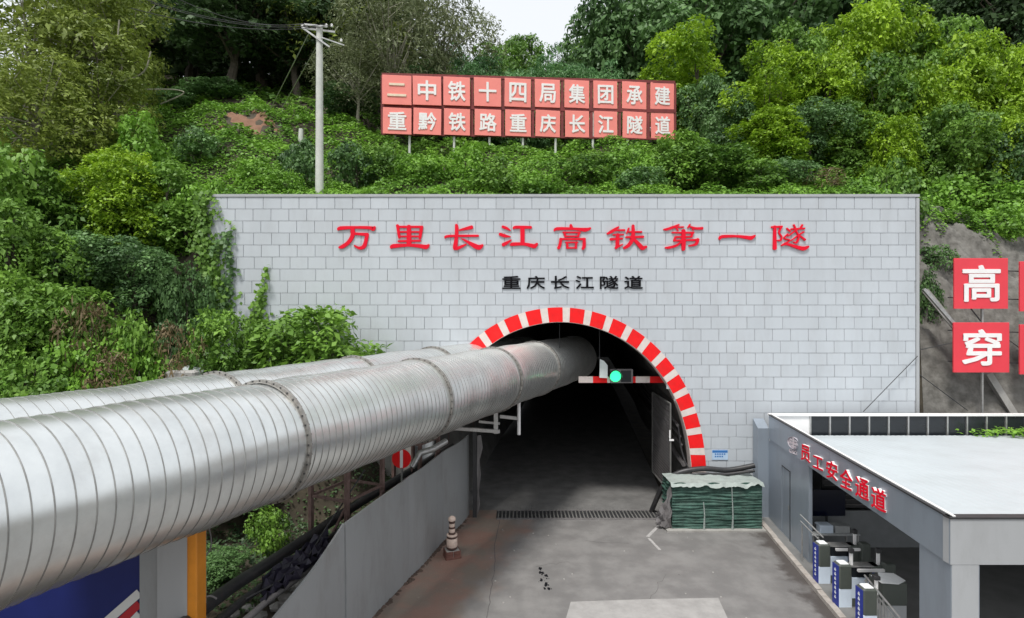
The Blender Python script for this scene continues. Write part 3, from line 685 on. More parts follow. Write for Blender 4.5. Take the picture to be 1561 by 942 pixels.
# supports: rusty lattice frames under the ducts, a steel bracket and slings
def frame_tower(cx, cy, w_, d_, h_, label):
    z0 = 0.0
    t = empty('support_frame', (cx, cy, z0), label, 'scaffold', 'rusty frames under the ducts', rz=-ANG)
    for sx_ in (-1,1):
        for sy_ in (-1,1):
            MB().bar((sx_*w_/2, sy_*d_/2, -.3), (sx_*w_/2, sy_*d_/2, h_), .09).build('post', M['rust'], t)
    for z_ in (h_-.05, h_-.8, h_*.35):
        for a, c in (((-1,-1),(1,-1)),((1,-1),(1,1)),((1,1),(-1,1)),((-1,1),(-1,-1))):
            MB().bar((a[0]*w_/2,a[1]*d_/2,z_),(c[0]*w_/2,c[1]*d_/2,z_-.001*a[0]),.055).build('rail', M['rust'], t)
    MB().bar((-w_/2,-d_/2-.03,.6),(w_/2,-d_/2-.03,h_-.9),.05).build('brace', M['rust'], t)
    MB().bar((w_/2+.03,-d_/2,.6),(w_/2+.03,d_/2,h_-.9),.05).build('brace', M['rust'], t)
    MB().bar((-w_/2-.2, 0, h_+.05), (w_/2+.2, 0, h_+.05), .12).build('saddle_beam', M['rust'], t)
    return t
frame_tower(-3.95, 13.4, 1.05, 1.3, ZC-RAD-.62, 'rusty square lattice frame standing between the duct and the panel fence')
frame_tower(-2.85, 16.6, .9, 1.0, ZC-RAD-.16, 'rusty square lattice frame under the duct near the tunnel mouth')
br = empty('duct_bracket', PX(756,655,17.2), 'pale steel bracket holding up the duct at the end of the panel fence', 'bracket')
def LB(a, c, w_, nm, m_=M['steel']):
    A_, C_ = PX(*a) - br.location, PX(*c) - br.location; MB().bar(A_, C_, w_).build(nm, m_, br)
LB((756,578,17.2),(756,660,17.2),.13,'upright'); LB((762,657,17.15),(688,652,17.15),.10,'cross_bar'); LB((730,642,17.4),(762,645,17.4),.07,'stay'); LB((762,634,17.6),(790,637,17.6),.10,'arm')
MB().tube([PX(791,612,17.5)-br.location, PX(791,662,17.5)-br.location], .055, 10).build('short_pipe', M['white'], br)
LB((690,655,17.3),(745,628,17.3),.06,'diagonal')
# red round plate tied to the frames
rd = empty('round_sign', PX(612,699,15.2), 'red round plate with a white bar tied beside the rusty frames', 'sign')
q = MB(); q.tube([(0,0,0),(0,.02,0)], .26, 28).build('disc', M['redpaint'], rd)
MB().box((-.04,-.012,-.24),(.04,-.002,.24)).build('white_bar', M['white'], rd)
MB().tube([(0,.05,-.9),(0,.05,.3)], .03, 8).build('stem', M['steel'], rd)
# dangling pipe and grey fittings behind the fence
o = MB().tube([PX(628,712,15.6),PX(640,690,15.8),PX(660,684,16.0),PX(680,672,16.4)], .09, 10).build('drain_pipe', M['steel'], smooth=True)
tag(o, 'short bent grey pipe lying behind the fence below the duct', 'pipe')

# ---------------------------------------------------------------- panel fence on the left of the road
fc = empty('panel_fence', (0, 0, 0), 'tall grey sheet metal panel fence lining the left side of the road', 'fence')
segs = [(18.72,2.68),(16.55,2.65),(14.27,2.60),(11.46,2.50),(9.37,1.70),(7.4,.9),(5.6,.8)]
for (ya, za), (yb, zb) in zip(segs[:-1], segs[1:]):
    n = 9; q = MB(); v = []
    for i in range(n+1):
        t = i/n; y_ = ya + (yb-ya)*t; z_ = za + (zb-za)*t; bow = .03*math.sin(math.pi*t) + .018*math.sin(5*t+ya)
        y_ += .012 if i == 0 else (-.012 if i == n else 0); y_ = y_ - .012*(i==0)*2 if i == 0 else y_ + .024*(i==n)
        xx = xl(y_) + bow
        v += [(xx, y_, .01), (xx - .008, y_, z_*.5), (xx - .02, y_, z_), (xx - .06, y_, z_), (xx - .06, y_, .01)]
    q.add(v, [(5*i+j, 5*i+j+1, 5*i+6+j, 5*i+5+j) for i in range(n) for j in range(4)] + [(0,4,3,2,1), (5*n, 5*n+1, 5*n+2, 5*n+3, 5*n+4)])
    q.build('panel', M['panelgrey'], fc)
for (ya, za) in segs[:-1]:
    MB().bar((xl(ya)-.10, ya, -.05), (xl(ya)-.10, ya, za-.03), .07).build('post', M['dark'], fc)
q = MB()
pts = [GX(660+0,842), ]
# dirt heap at the fence foot
q = MB(); random.seed(3)
for i in range(150):
    y_ = random.uniform(10.8,18.5); x_ = xl(y_) + .01 + abs(random.gauss(0,.05)); r_ = random.uniform(.015,.06)
    q.lathe([(r_*1.5,0),(r_,r_*.35),(r_*.4,r_*.6)], (x_, y_, 0), 7)
tag(q.build('dirt_heap', mat('wet_dirt', (.085,.058,.045), .9, var=.3)), 'dark wet dirt gathered along the foot of the panel fence', 'dirt', kind='stuff')

# ---------------------------------------------------------------- striped bollard lamp on brick plinth
bp = GX(689, 848); bl = empty('bollard', (bp.x, bp.y, 0), 'short black and white banded bollard with a domed head on a brick base', 'bollard', rz=.35)
pb = MB(); pb.cbox((-.22,-.2,0),(.22,.2,.05),.01).build('plinth', M['brick'], bl)
bm = MB().cbox((-.098,-.05,0),(.098,.05,.075),.006).mesh('brick', M['brick'])
for lay in range(2):
    for i in range(4):
        for sgn in (-1,1):
            if i < 2: put('brick', bm, bl, (-.105+.21*i, sgn*.14, .052+lay*.082))
            else: put('brick', bm, bl, ((i-2.5)*.33, sgn*.045, .052+lay*.082), (0,0,R(90)))
MB().cbox((-.19,-.17,.052),(.19,.17,.212),.01).build('mortar_core', M['concrete'], bl)
zz = .215
bands = [(.105,.02,'bolldark'),(.15,.055,'bolldark'),(.15,.24,'chip'),(.145,.055,'bolldark'),(.15,.05,'chip'),(.10,.055,'bolldark'),(.085,.10,'chip'),(.09,.05,'bolldark'),(.078,.10,'chip'),(.088,.055,'bolldark')]
for r_, h_, mm in bands:
    MB().lathe([(r_*.96,zz),(r_,zz+.008),(r_,zz+h_-.008),(r_*.96,zz+h_)], n=20).build('white_band' if mm == 'chip' else 'dark_band', M[mm], bl, smooth=True); zz += h_
MB().lathe([(.07,zz),(.10,zz+.015),(.11,zz+.06),(.085,zz+.11),(.03,zz+.14)], n=18).build('domed_head', M['chip'], bl, smooth=True)
b = MB(); random.seed(5)
for i in range(34):
    x_, y_ = random.uniform(-.6,5.5), random.uniform(11.2,17.5); r_ = random.uniform(.008,.028)
    b.lathe([(r_,.001),(r_*.9,r_*.6),(r_*.4,r_)], (x_, y_, 0), 6)
tag(b.build('road_grit', M['concrete']), 'small loose stones scattered over the road', 'grit', kind='stuff')
# dark lumps of spilled tar on the carriageway
tm = MB()
random.seed(31)
for k_ in range(26):
    t_ = random.random(); p = GX(822+18*t_+random.gauss(0,3), 866+34*t_+random.gauss(0,3)); r_ = random.uniform(.008,.05)*(1 if k_ % 3 else .6)
    nn_ = 9; rr2 = [r_*random.uniform(.6,1.35) for _ in range(nn_)]; h_ = r_*.25
    tm.add([(p.x+rr2[i]*math.cos(6.283*i/nn_), p.y+1.6*rr2[i]*math.sin(6.283*i/nn_), .003) for i in range(nn_)] + [(p.x+.5*rr2[i]*math.cos(6.283*i/nn_), p.y+.8*rr2[i]*math.sin(6.283*i/nn_), h_) for i in range(nn_)],
           [tuple(range(nn_,2*nn_))] + [(i,(i+1)%nn_,nn_+(i+1)%nn_,nn_+i) for i in range(nn_)])
tag(tm.build('spilled_tar', M['black']), 'black blobs of spilled tar in the middle of the road', 'tar', kind='stuff')

# ---------------------------------------------------------------- green netted stack right of the tunnel
st = empty('netted_stack', (4.95, 17.35, 0), 'block stack wrapped in crumpled green netting beside the tunnel mouth', 'stack')
def wrapped(x0, x1, y0, y1, z0, z1, m_, name, amp=.05, nx=56, nz=36):
    q = MB(); v = []
    def disp(u, w_): return amp*(1.5*NZ.noise(Vector((u*1.1,w_*15,1.7))) + 1.3*NZ.noise(Vector((u*2.1,w_*38,5.1))) + .5*math.sin(w_*95+.6*math.sin(u*4)) + .8*NZ.noise(Vector((u*2,w_*2.2,9))))
    for j in range(nz+1):
        for i in range(nx+1):
            u = i/nx; w_ = j/nz; v.append((x0+(x1-x0)*u, y0 - disp(u*3, w_) * min(1,(1-w_)*6), z0+(z1-z0)*w_ + (.05*math.sin(u*17)*(w_>.97))))
    n = nx+1; f = [(j*n+i, j*n+i+1, (j+1)*n+i+1, (j+1)*n+i) for j in range(nz) for i in range(nx)]
    q.add(v, f)
    # left side
    v = []; ny = 14
    for j in range(nz+1):
        for i in range(ny+1):
            u = i/ny; w_ = j/nz; v.append((x0 - disp(u*1.5+4, w_)*min(1,u*5)*1.6, y0+(y1-y0)*u - disp(0, w_)*min(1,(1-w_)*6)*(1-u), z0+(z1-z0)*w_))
    n = ny+1; q.add(v, [(j*n+i+1, j*n+i, (j+1)*n+i, (j+1)*n+i+1) for j in range(nz) for i in range(ny)])
    q.add([(x1,y0,z0),(x1,y1,z0),(x1,y1,z1),(x1,y0,z1),(x0,y1,z0),(x0,y1,z1)], [(0,1,2,3),(1,4,5,2)])
    return q.build(name, m_, st, smooth=True)
wrapped(.05, 2.85, .05, 1.1, .04, 1.44, M['greennet'], 'green_netting', amp=.026, nx=90, nz=60)
q = MB(); v = []; nx, ny = 48, 16
for j in range(ny+1):
    for i in range(nx+1):
        u = i/nx; t = j/ny; z_ = 1.47 + .05*NZ.noise(Vector((u*6,t*2,1))) + .03*NZ.noise(Vector((u*17,t*6,4))); y_ = .0 + t*1.1
        if j == 0: z_ -= .10 + .12*NZ.noise(Vector((u*7,0,2))) + .05*NZ.noise(Vector((u*23,0,5))); y_ = -.03
        v.append((0 + 2.9*u, y_, z_))
n = nx+1; q.add(v, [(j*n+i, j*n+i+1, (j+1)*n+i+1, (j+1)*n+i) for j in range(ny) for i in range(nx)]); q.build('pale_top_sheet', M['whitesheet'], st, smooth=True)
for xx in (1.02, 1.9):
    q = MB(); q.tube([(xx,-.02,.05),(xx+.01,-.04,.5),(xx-.02,-.03,.9 if xx < 1.5 else 1.35)], [.035,.02,.012], 6).build('strap', M['whitesheet'], st)
q = MB(); q.box((-.15,-.12,0),(2.95,1.15,.05)); q.build('footing', M['concrete'], st)
q = MB(); v = []
for j in range(9):
    for i in range(9): v.append((-.32+.3*i/8+.05*math.sin(j*2+i), -.05+.05*math.sin(i*2+j), .1+1.15*j/8))
q.add([(-.42+.42*(i/8)+.04*math.sin(j*2+i), .0+.06*math.sin(i*2+j)+.2*(1-i/8), .08+(.25+1.1*(i/8))*j/8) for j in range(9) for i in range(9)], [(j*9+i, j*9+i+1, (j+1)*9+i+1, (j+1)*9+i) for j in range(8) for i in range(8)])
q.build('loose_flap', M['greytube'], st, smooth=True)
# black hoses over the stack
def hose(label, pts, r, m_=M['hose'], cat='hose', group=None, name='hose'):
    P_ = [Vector(p) for p in pts]; out = []
    for i in range(len(P_)-1):
        p0 = P_[max(i-1,0)]; p1 = P_[i]; p2 = P_[i+1]; p3 = P_[min(i+2,len(P_)-1)]
        for j in range(6):
            t = j/6; out.append(.5*((2*p1)+(p2-p0)*t+(2*p0-5*p1+4*p2-p3)*t*t+(3*p1-p0-3*p2+p3)*t**3))
    out.append(P_[-1]); o = MB().tube(out, r, 10).build(name, m_, smooth=True); return tag(o, label, cat, group)
hose('thick black hose running from the tunnel over the green stack to the passage', [PX(985,800,19.2),PX(1008,745,18.6),PX(1030,722,18.35),PX(1070,714,18.3),PX(1110,716,18.3),PX(1150,709,18.25)], .085)
hose('thinner black hose hanging below the thick one above the green stack', [PX(1024,733,18.5),PX(1060,722,18.25),PX(1100,723,18.2),PX(1150,717,18.15)], .05)
hose('black cable drooping inside the right flank of the tunnel mouth', [PX(1034,650,18.9),PX(1040,690,18.8),PX(1055,722,18.6),PX(1075,735,18.5)], .03, name='cable')

# ---------------------------------------------------------------- staff passage building on the right
RZ = 3.45; FH = .75
def bx(y): return 6.03 + .1275*y      # left side plane of the building
YF, YR = 9.16, 18.1
hb2 = empty('staff_passage', (bx(YF), YF, 0), 'long low grey clad passage building with red lettering on its fascia', 'building')
O = -Vector(hb2.location)
def loc(p): return Vector(p) + O
def side_slab(y0, y1, z0, z1, th, m_, name, off=0.0, par=hb2):
    q = MB(); vs = [(bx(y0)-off, y0, z0), (bx(y1)-off, y1, z0), (bx(y1)-off, y1, z1), (bx(y0)-off, y0, z1)]
    q.prism([loc(p) for p in vs], (th,0,0)); return q.build(name, m_, par)
XR = 17.5
# left fascia in cladding panels with fine joints
cuts = [YF+.003, 11.4, 13.65, 15.9, YR]
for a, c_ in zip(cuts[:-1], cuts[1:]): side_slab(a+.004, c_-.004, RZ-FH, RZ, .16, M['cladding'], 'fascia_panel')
side_slab(YF+.02, YR, RZ+.002, RZ+.032, .13, M['dark'], 'fascia_capping', off=.012)
side_slab(YF+.01, YR-.02, RZ+.034, RZ+.05, .05, M['white'], 'drip_edge', off=-.05)
# front fascia
for a, c_ in ((bx(YF), 9.6), (9.6, 12.0), (12.0, 14.4), (14.4, XR)):
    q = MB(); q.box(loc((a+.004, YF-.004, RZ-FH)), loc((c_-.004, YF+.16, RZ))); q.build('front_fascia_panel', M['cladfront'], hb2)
q = MB(); q.box(loc((bx(YF)-.015, YF-.02, RZ+.002)), loc((XR, YF+.14, RZ+.032))); q.build('front_capping', M['dark'], hb2)
# roof sheet, falling to the rear
q = MB(); v = []; nx, ny = 220, 10
RYR = 17.9; RZR = 2.86
for j in range(ny+1):
    t = j/ny; y_ = YF+.14+(RYR-YF-.14)*t
    for i in range(nx+1):
        x_ = bx(y_)+.15 + (XR-bx(y_)-.15)*i/nx; v.append(loc((x_, y_, RZ-.02+(RZR-RZ)*t + .004*math.cos(i*math.pi*.5)*(1 if t > .02 else 0))))
n = nx+1; q.add(v, [(j*n+i, j*n+i+1, (j+1)*n+i+1, (j+1)*n+i) for j in range(ny) for i in range(nx)])
q.add([p - Vector((0,0,.09)) for p in map(Vector, v[::nx][:0])] or [], [])
q.build('roof_sheet', M['roof'], hb2, smooth=True)
q = MB(); q.add([loc(p) for p in ((bx(YF)+.1,YF+.1,RZ-.12),(XR,YF+.1,RZ-.12),(XR,RYR,RZR-.1),(bx(RYR)+.1,RYR,RZR-.1))], [(0,3,2,1)]); q.build('ceiling', M['backwall'], hb2)
# rear parapet with dark panes between pale mullions
xp0 = PX(1234,0,YR).x
q = MB(); q.box(loc((bx(YR)+.0, YR-.05, RZ-.02)), loc((XR, YR+.10, RZ+.05))); q.build('parapet_rail', M['white'], hb2)
q = MB(); q.box(loc((bx(YR)+.03, YR+.0, RZR-.25)), loc((xp0, YR+.04, RZ-.022))); q.build('white_panel', M['white'], hb2)
x_ = xp0
pm = MB().box((0,0,RZR-.25),(.575,.02,RZ-.03)).mesh('parapet_pane', M['darkglass']); mm_ = MB().box((0,-.03,RZR-.25),(.045,.03,RZ-.025)).mesh('mullion', M['steel'])
while x_ < XR - .6:
    put('mullion', mm_, hb2, loc((x_, YR, 0))); put('parapet_pane', pm, hb2, loc((x_+.05, YR+.01, 0))); x_ += .635
# solid left wall with a door
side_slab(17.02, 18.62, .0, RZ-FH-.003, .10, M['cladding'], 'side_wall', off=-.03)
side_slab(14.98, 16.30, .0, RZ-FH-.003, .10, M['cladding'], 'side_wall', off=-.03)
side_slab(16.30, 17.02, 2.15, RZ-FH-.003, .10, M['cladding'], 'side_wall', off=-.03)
dr = side_slab(16.33, 16.99, .02, 2.12, .04, M['cladding'], 'door', off=-.045)
q = MB(); q.prism([loc(p) for p in ((bx(16.31)+.02,16.31,.0),(bx(16.31)+.02,16.31,2.15),(bx(16.34)+.02,16.34,2.15),(bx(16.34)+.02,16.34,0))], (.03,0,0))
q.prism([loc(p) for p in ((bx(16.34)+.02,16.34,2.12),(bx(16.34)+.02,16.34,2.15),(bx(17.0)+.02,17.0,2.15),(bx(17.0)+.02,17.0,2.12))], (.03,0,0)); q.build('door_frame', M['dark'], hb2)
q = MB(); q.box((-.02,-.01,-.06),(0,.01,.06)); hd = q.build('handle', M['steel'], dr, loc=loc((bx(16.42)+.03,16.42,1.05)))
# sloping upstand between fascia and portal wall
q = MB(); q.prism([loc(p) for p in ((bx(18.1)-.30,18.22,0),(bx(18.1)-.30,18.6,0),(bx(18.1)-.30,18.6,3.25),(bx(18.1)-.30,18.22,3.0))], (.35,0,0)); q.build('side_wall', M['cladding'], hb2)
# column
q = MB(); q.prism([loc(p) for p in ((bx(YF)+.02,YF+.01,.0),(bx(10.03)+.02,10.03,.0),(bx(10.03)+.02,10.03,RZ-FH-.003),(bx(YF)+.02,YF+.01,RZ-FH-.003))], (.47,0,0)); q.build('column', M['cladding'], hb2)
q = MB(); q.box(loc((bx(YF)+.03, YF-.0, 0)), loc((bx(YF)+.47, YF+.009, RZ-FH-.004))); q.build('column_face', M['cladfront'], hb2)
# interior walls
q = MB(); q.box(loc((bx(18)+.1,18.0,0.0)), loc((XR,18.06,RZR-.1))); q.build('rear_wall', M['backwall'], hb2)
q = MB(); q.box(loc((XR-.2,YF+.3,0.0)), loc((XR-.1,18.0,RZ-.2))); q.build('far_wall', M['backwall'], hb2)
q = MB(); q.box(loc((8.3,15.9,.1)), loc((12.5,15.96,1.15))); q.build('low_partition', M['backwall'], hb2)
for i in range(8):
    q = MB(); q.box((0,0,0),(2.3,.12,.02), Matrix.Rotation(R(-35),3,'X')); q.build('louvre', M['greytube'], hb2, loc=loc((8.95,15.95,1.3+i*.14)))
q = MB(); q.box(loc((8.9,16.0,1.2)), loc((11.3,16.05,2.5))); q.build('louvre_backing', M['dark'], hb2)
# fascia logo and letters
def on_fascia(px, py):     # point on the fascia plane seen at that pixel
    t = (px-780.5)/FPX; Y = 6.03/(t - .1275); return Vector((bx(Y), Y, H - (py-470.5)*Y/FPX)), Y
rz_f = math.atan2(1, .1275) + math.pi   # letters face -X
rot = (0, 0, -(math.pi/2 - math.atan(.1275)) )
for ch, px, py in zip('员工安全通道', (1231.5,1250.5,1272,1294,1318.5,1344), (690.5,705,716.5,730,744,760.5)):
    p, Y = on_fascia(px, py)
    o = put('character', glyph(ch, .37, .42, .07, M['letter'], bold=.018), hb2, loc(p) - Vector((.003,0,0)), rot)
    o2 = put('letter_return', glyph(ch, .37, .42, .062, M['paleletter'], name='letter_return', bold=.024), o, (0,0,0))
p, Y = on_fascia(1212, 678)
lg = empty('emblem', loc(p), None); lg.parent = hb2; lg.rotation_euler = rot; lg.location = loc(p)
q = MB(); n = 28
def disc(q, rx, rz, y0, y1, cz=0, inner=0):
    a = [2*math.pi*i/n for i in range(n)]
    if inner:
        v = [(rx*k*math.cos(t), y, cz+rz*k*math.sin(t)) for y in (y0,y1) for k in (1,inner) for t in a]
        q.add(v, [(i,(i+1)%n,n+(i+1)%n,n+i) for i in range(n)] + [(i,2*n+i,2*n+(i+1)%n,(i+1)%n) for i in range(n)])
    else:
        v = [(rx*math.cos(t), y, cz+rz*math.sin(t)) for y in (y0,y1) for t in a]; q.add(v, [tuple(range(n))[::-1], tuple(range(n,2*n))] + [(i,n+i,n+(i+1)%n,(i+1)%n) for i in range(n)])
disc(q, .26, .17, -.02, -.06, .06, .8); q.box((-.2,-.06,.02),(.2,-.02,.085)); q.box((-.16,-.058,.11),(.16,-.02,.15)); q.box((-.12,-.058,-.05),(.12,-.02,-.01)); q.box((-.025,-.062,-.1),(.025,-.02,.22)); q.build('emblem_mark', M['silver'], lg)
q = MB()
for i, ch in enumerate('CRCC'):
    pass
mk = glyph('CRCC', .42, .11, .03, M['silver'], name='emblem_lettering', bold=.02)
put('emblem_lettering', mk, lg, (0,-.01,-.20))
# emblem as parts directly of the building keeps three levels: building > emblem > mark

# ---- turnstiles
def turnstile(x, y, label, k):
    t = empty('turnstile', (x, y, .095), label, 'turnstile', 'turnstiles in the passage opening')
    MB().cbox((0,-.14,.42),(.30,.14,.96),.03).build('upper_housing', M['cabolive'], t)
    MB().cbox((.004,-.136,0),(.296,.136,.418),.01).build('lower_housing', M['cabwhite'], t)
    MB().cbox((.05,-.10,.962),(.25,.10,.985),.015).build('reader_pad', M['paper'], t)
    MB().box((-.012,-.12,.0),(-.001,.12,.93)).build('blue_strip', M['cabblue'], t)
    q = MB()
    for i in range(7): q.box((-.018,-.03,.15+i*.105),(-.013,.03,.185+i*.105)); q.box((-.018,-.012,.19+i*.105),(-.013,.012,.215+i*.105))
    q.build('strip_text', M['paper'], t)
    if k == 2:
        MB().bar((.34,-.02,.5),(.34,-.02,1.12),.05).build('reader_post', M['white'], t); MB().cbox((.28,-.08,1.12),(.40,.04,1.2),.01).build('reader_head', M['dark'], t)
        return t
    MB().box((.302,-.12,.20),(.74,.12,.66)).build('panel', M['cabwhite'], t)
    MB().box((.302,-.11,.02),(.74,.11,.198)).build('plinth', M['cabolive'], t)
    MB().box((.302,-.09,.662),(.90,.09,.90)).build('dark_pane', M['darkglass'], t)
    MB().cbox((.76,-.14,0),(1.10,.14,.93),.03).build('rear_housing', M['cabolive'], t)
    MB().box((.742,-.15,.25),(.80,-.142,.80)).build('blue_strip', M['cabblue'], t)
    MB().box((.28,-.11,.902),(.92,.11,.93)).build('top_rail', M['steel'], t)
    MB().bar((.40,-.17,.86),(1.06,-.17,.86),.055).build('flap_arm', M['white'], t)
    for xx in ((.34, .96) if k else (.96,)):
        MB().bar((xx,-.02,.93),(xx,-.02,1.20),.055).build('reader_post', M['white'], t)
        MB().cbox((xx-.05,-.07,1.20),(xx+.05,.03,1.30),.01).build('reader_head', M['dark'], t)
    MB().cbox((1.0,-.25,.3),(1.22,-.05,1.02),.02).build('display_box', M['cabolive'], t)
    return t
for i, (y_, lb) in enumerate(((13.95,'blue and white turnstile farthest in, next to the grey side wall'),(12.85,'blue and white turnstile in the middle of the three'),(11.75,'blue and white turnstile nearest the viewer beside the handrail'))):
    turnstile(xk(y_)+.17, y_, lb, i)
rl = empty('handrail', (7.75,12.2,.095), 'steel handrail with thin balusters in front of the nearest turnstile', 'railing')
for i in range(12):
    MB().tube([(-.035*i,-.145*i,0),(-.035*i,-.145*i,.84)], .011, 8).build('baluster', M['steel'], rl)
MB().tube([(.03,.1,.93),(-.42,-1.8,.93)], .022, 10).build('top_rail', M['steel'], rl); MB().tube([(.03,.1,.82),(-.42,-1.8,.82)], .016, 10).build('lower_rail', M['steel'], rl)
for q_ in (0, 6, 11): MB().tube([(-.035*q_+.01,-.145*q_,0),(-.035*q_+.01,-.145*q_,.93)], .02, 8).build('post', M['steel'], rl)
r2 = empty('handrail', (xk(15)+.22,14.7,.095), 'short double handrail sloping beside the farthest turnstile', 'railing')
MB().tube([(.0,.35,1.25),(.12,-.55,1.0)], .018, 8).build('top_rail', M['steel'], r2); MB().tube([(.0,.35,1.08),(.12,-.55,.84)], .016, 8).build('lower_rail', M['steel'], r2)
for yy_ in (.3,-.5): MB().tube([(.02,yy_,0),(.02,yy_,1.0)], .018, 8).build('post', M['steel'], r2)
cb = empty('side_cabinet', (7.86,11.85,.095), 'grey cabinet with papers on top behind the nearest turnstile', 'cabinet')
MB().cbox((0,0,.5),(.55,.45,.98),.02).build('upper_housing', M['cabolive'], cb); MB().cbox((.01,.01,0),(.54,.44,.498),.01).build('lower_housing', M['cladfront'], cb)
q = MB(); q.prism([(-.03,-.05,0),(.3,-.1,0),(.55,.05,0),(.52,.38,0),(.2,.42,0),(.14,.3,0),(-.04,.28,0)], (0,0,.012)); o = q.build('paper_sheets', M['paper']); o.location = (7.87,11.88,1.078+.002); tag(o, 'loose white papers lying on the grey cabinet', 'paper')
dk = empty('desk', (8.05,14.95,.095), 'grey desk behind the turnstiles under the dark screen', 'desk')
MB().cbox((0,0,.72),(1.3,.7,.76),.01).build('desk_top', M['desk'], dk)
for sx_ in (.03,1.23):
    for sy_ in (.03,.55): MB().box((sx_,sy_,0),(sx_+.04,sy_+.04,.72)).build('leg', M['steel'], dk)
bxm = [( .26,.08,.36,.3,.2,'white box on the left of the desk'),(.68,.1,.4,.3,.18,'grey white box on the right of the desk'),(.02,.2,.2,.2,.2,'dark bundle at the left end of the desk')]
for i, (x_, y_, w_, d_, h_, lb) in enumerate(bxm):
    o = MB().cbox((0,0,0),(w_,d_,h_),.012).build('box', M['cabwhite'] if i == 0 else (M['desk'] if i == 1 else M['dark'])); o.location = (8.05+x_, 14.95+y_, .095+.762); tag(o, lb, 'box')
p = PX(1261,766,15.75); tv = empty('screen', p, 'large dark flat screen above the desk inside the passage', 'screen')
MB().cbox((-.52,0,-.37),(.52,.06,.37),.01).build('panel', M['screen'], tv); MB().box((-.03,.02,-.85),(.03,.05,-.371)).build('stand', M['dark'], tv)
# a small chair-like stool and reader between turnstile one and two
o = MB().cbox((-.16,-.13,0),(.16,.13,.55),.03).build('waste_bin', M['cabolive']); o.location = (8.95,14.2,.095); tag(o, 'grey green bin standing between turnstile and desk', 'bin')

# ---------------------------------------------------------------- roadside red boards on the right slope
def board(px0, py0, px1, py1, Y, ch, label, mat_face, letter_m, group, frame=None, poles=(), wz=.035, nm='sign_board', letterfrac=.68, ground=None):
    a, c_ = PX(px0, py0, Y), PX(px1, py1, Y); w_ = c_.x-a.x; h_ = a.z-c_.z; cx_ = (a.x+c_.x)/2; cz_ = (a.z+c_.z)/2
    t = empty(nm, (cx_, Y, cz_), label, 'sign', group)
    MB().cbox((-w_/2,-.02,-h_/2),(w_/2,wz,h_/2),.006).build('board', mat_face, t)
    if ch: put('character', glyph(ch, w_*letterfrac, h_*letterfrac*1.02, .022, letter_m, bold=.022), t, (0,-.0205,0))
    q = MB()
    for s_ in (-1,1): q.bar((s_*w_*.3,.06,-h_*.45),(s_*w_*.3,.06,h_*.45),.04)
    q.build('back_rib', M['signframe'], t)
    return t
for (a, c_, ch, lb) in (((1454,393),(1536,470),'高','red board with one large white character, upper of the two whole boards on the rock'),
                        ((1453,491),(1538,567),'穿','red board with one large white character, lower of the two whole boards on the rock'),
                        ((1554,398),(1637,474),'铁','upper red board cut off by the right edge of the photo'),
                        ((1554,494),(1638,570),'越','lower red board cut off by the right edge of the photo')):
    board(a[0], a[1], c_[0], c_[1], 18.95, ch if c_[0] < 1560 else None, lb, M['signred'], M['paleletter'], 'red boards on the rocky slope')
rk = empty('sign_rack', (PX(1500,0,19.05).x, 19.05, 3), 'thin steel rack carrying the red boards on the rocky slope', 'rack')
def RB(a, c_, w_, nm, m_=M['steel']): MB().bar(Vector(a)-rk.location, Vector(c_)-rk.location, w_).build(nm, m_, rk)
for x_ in (1497, 1597): RB(PX(x_,660,19.07), PX(x_,400,19.07), .06, 'post')
for y_ in (412, 455, 505, 552): RB(PX(1445,y_-2,19.12), PX(1660,y_+4,19.12), .035, 'rail', M['dark'])
RB(PX(1408,440,19.2), PX(1460,500,19.1), .10, 'stay'); RB(PX(1480,470,19.1), PX(1520,520,19.1), .03, 'stay', M['dark'])
def wire(label, pts, r=.012, group=None, m_=None, sag=0):
    P_ = [Vector(p) for p in pts]
    if sag and len(P_) == 2: P_ = [P_[0].lerp(P_[1], i/12) - Vector((0,0,sag*4*(i/12)*(1-i/12))) for i in range(13)]
    o = MB().tube(P_, r, 6).build('cable', m_ or M['dark']); return tag(o, label, 'cable', group)
wire('thin slanting wire in front of the right end of the tiled wall', [PX(1316,627,18.4), PX(1399,542,18.6)], .012)
wire('dark cable from the wall edge across the rock to the lower red board', [PX(1400,533,18.8), PX(1452,522,19.0)], .014)
wire('dark cable lying down the rock below the wall edge', [PX(1401,570,19.0), PX(1475,625,18.9)], .014)
wire('long dark cable crossing the rock from the lower board', [PX(1538,518,19.1), PX(1575,545,19.1)], .014)
# two concrete ribs in the rock slope
for (a, c_, lb) in (((1410,442,19.9),(1462,505,19.4),'pale concrete beam lying up the rock left of the red boards'),((1505,568,19.5),(1550,640,19.3),'pale concrete beam on the rock below the red boards')):
    o = MB().bar(PX(*a), PX(*c_), .26, .2).build('concrete_beam', M['concrete']); tag(o, lb, 'beam')

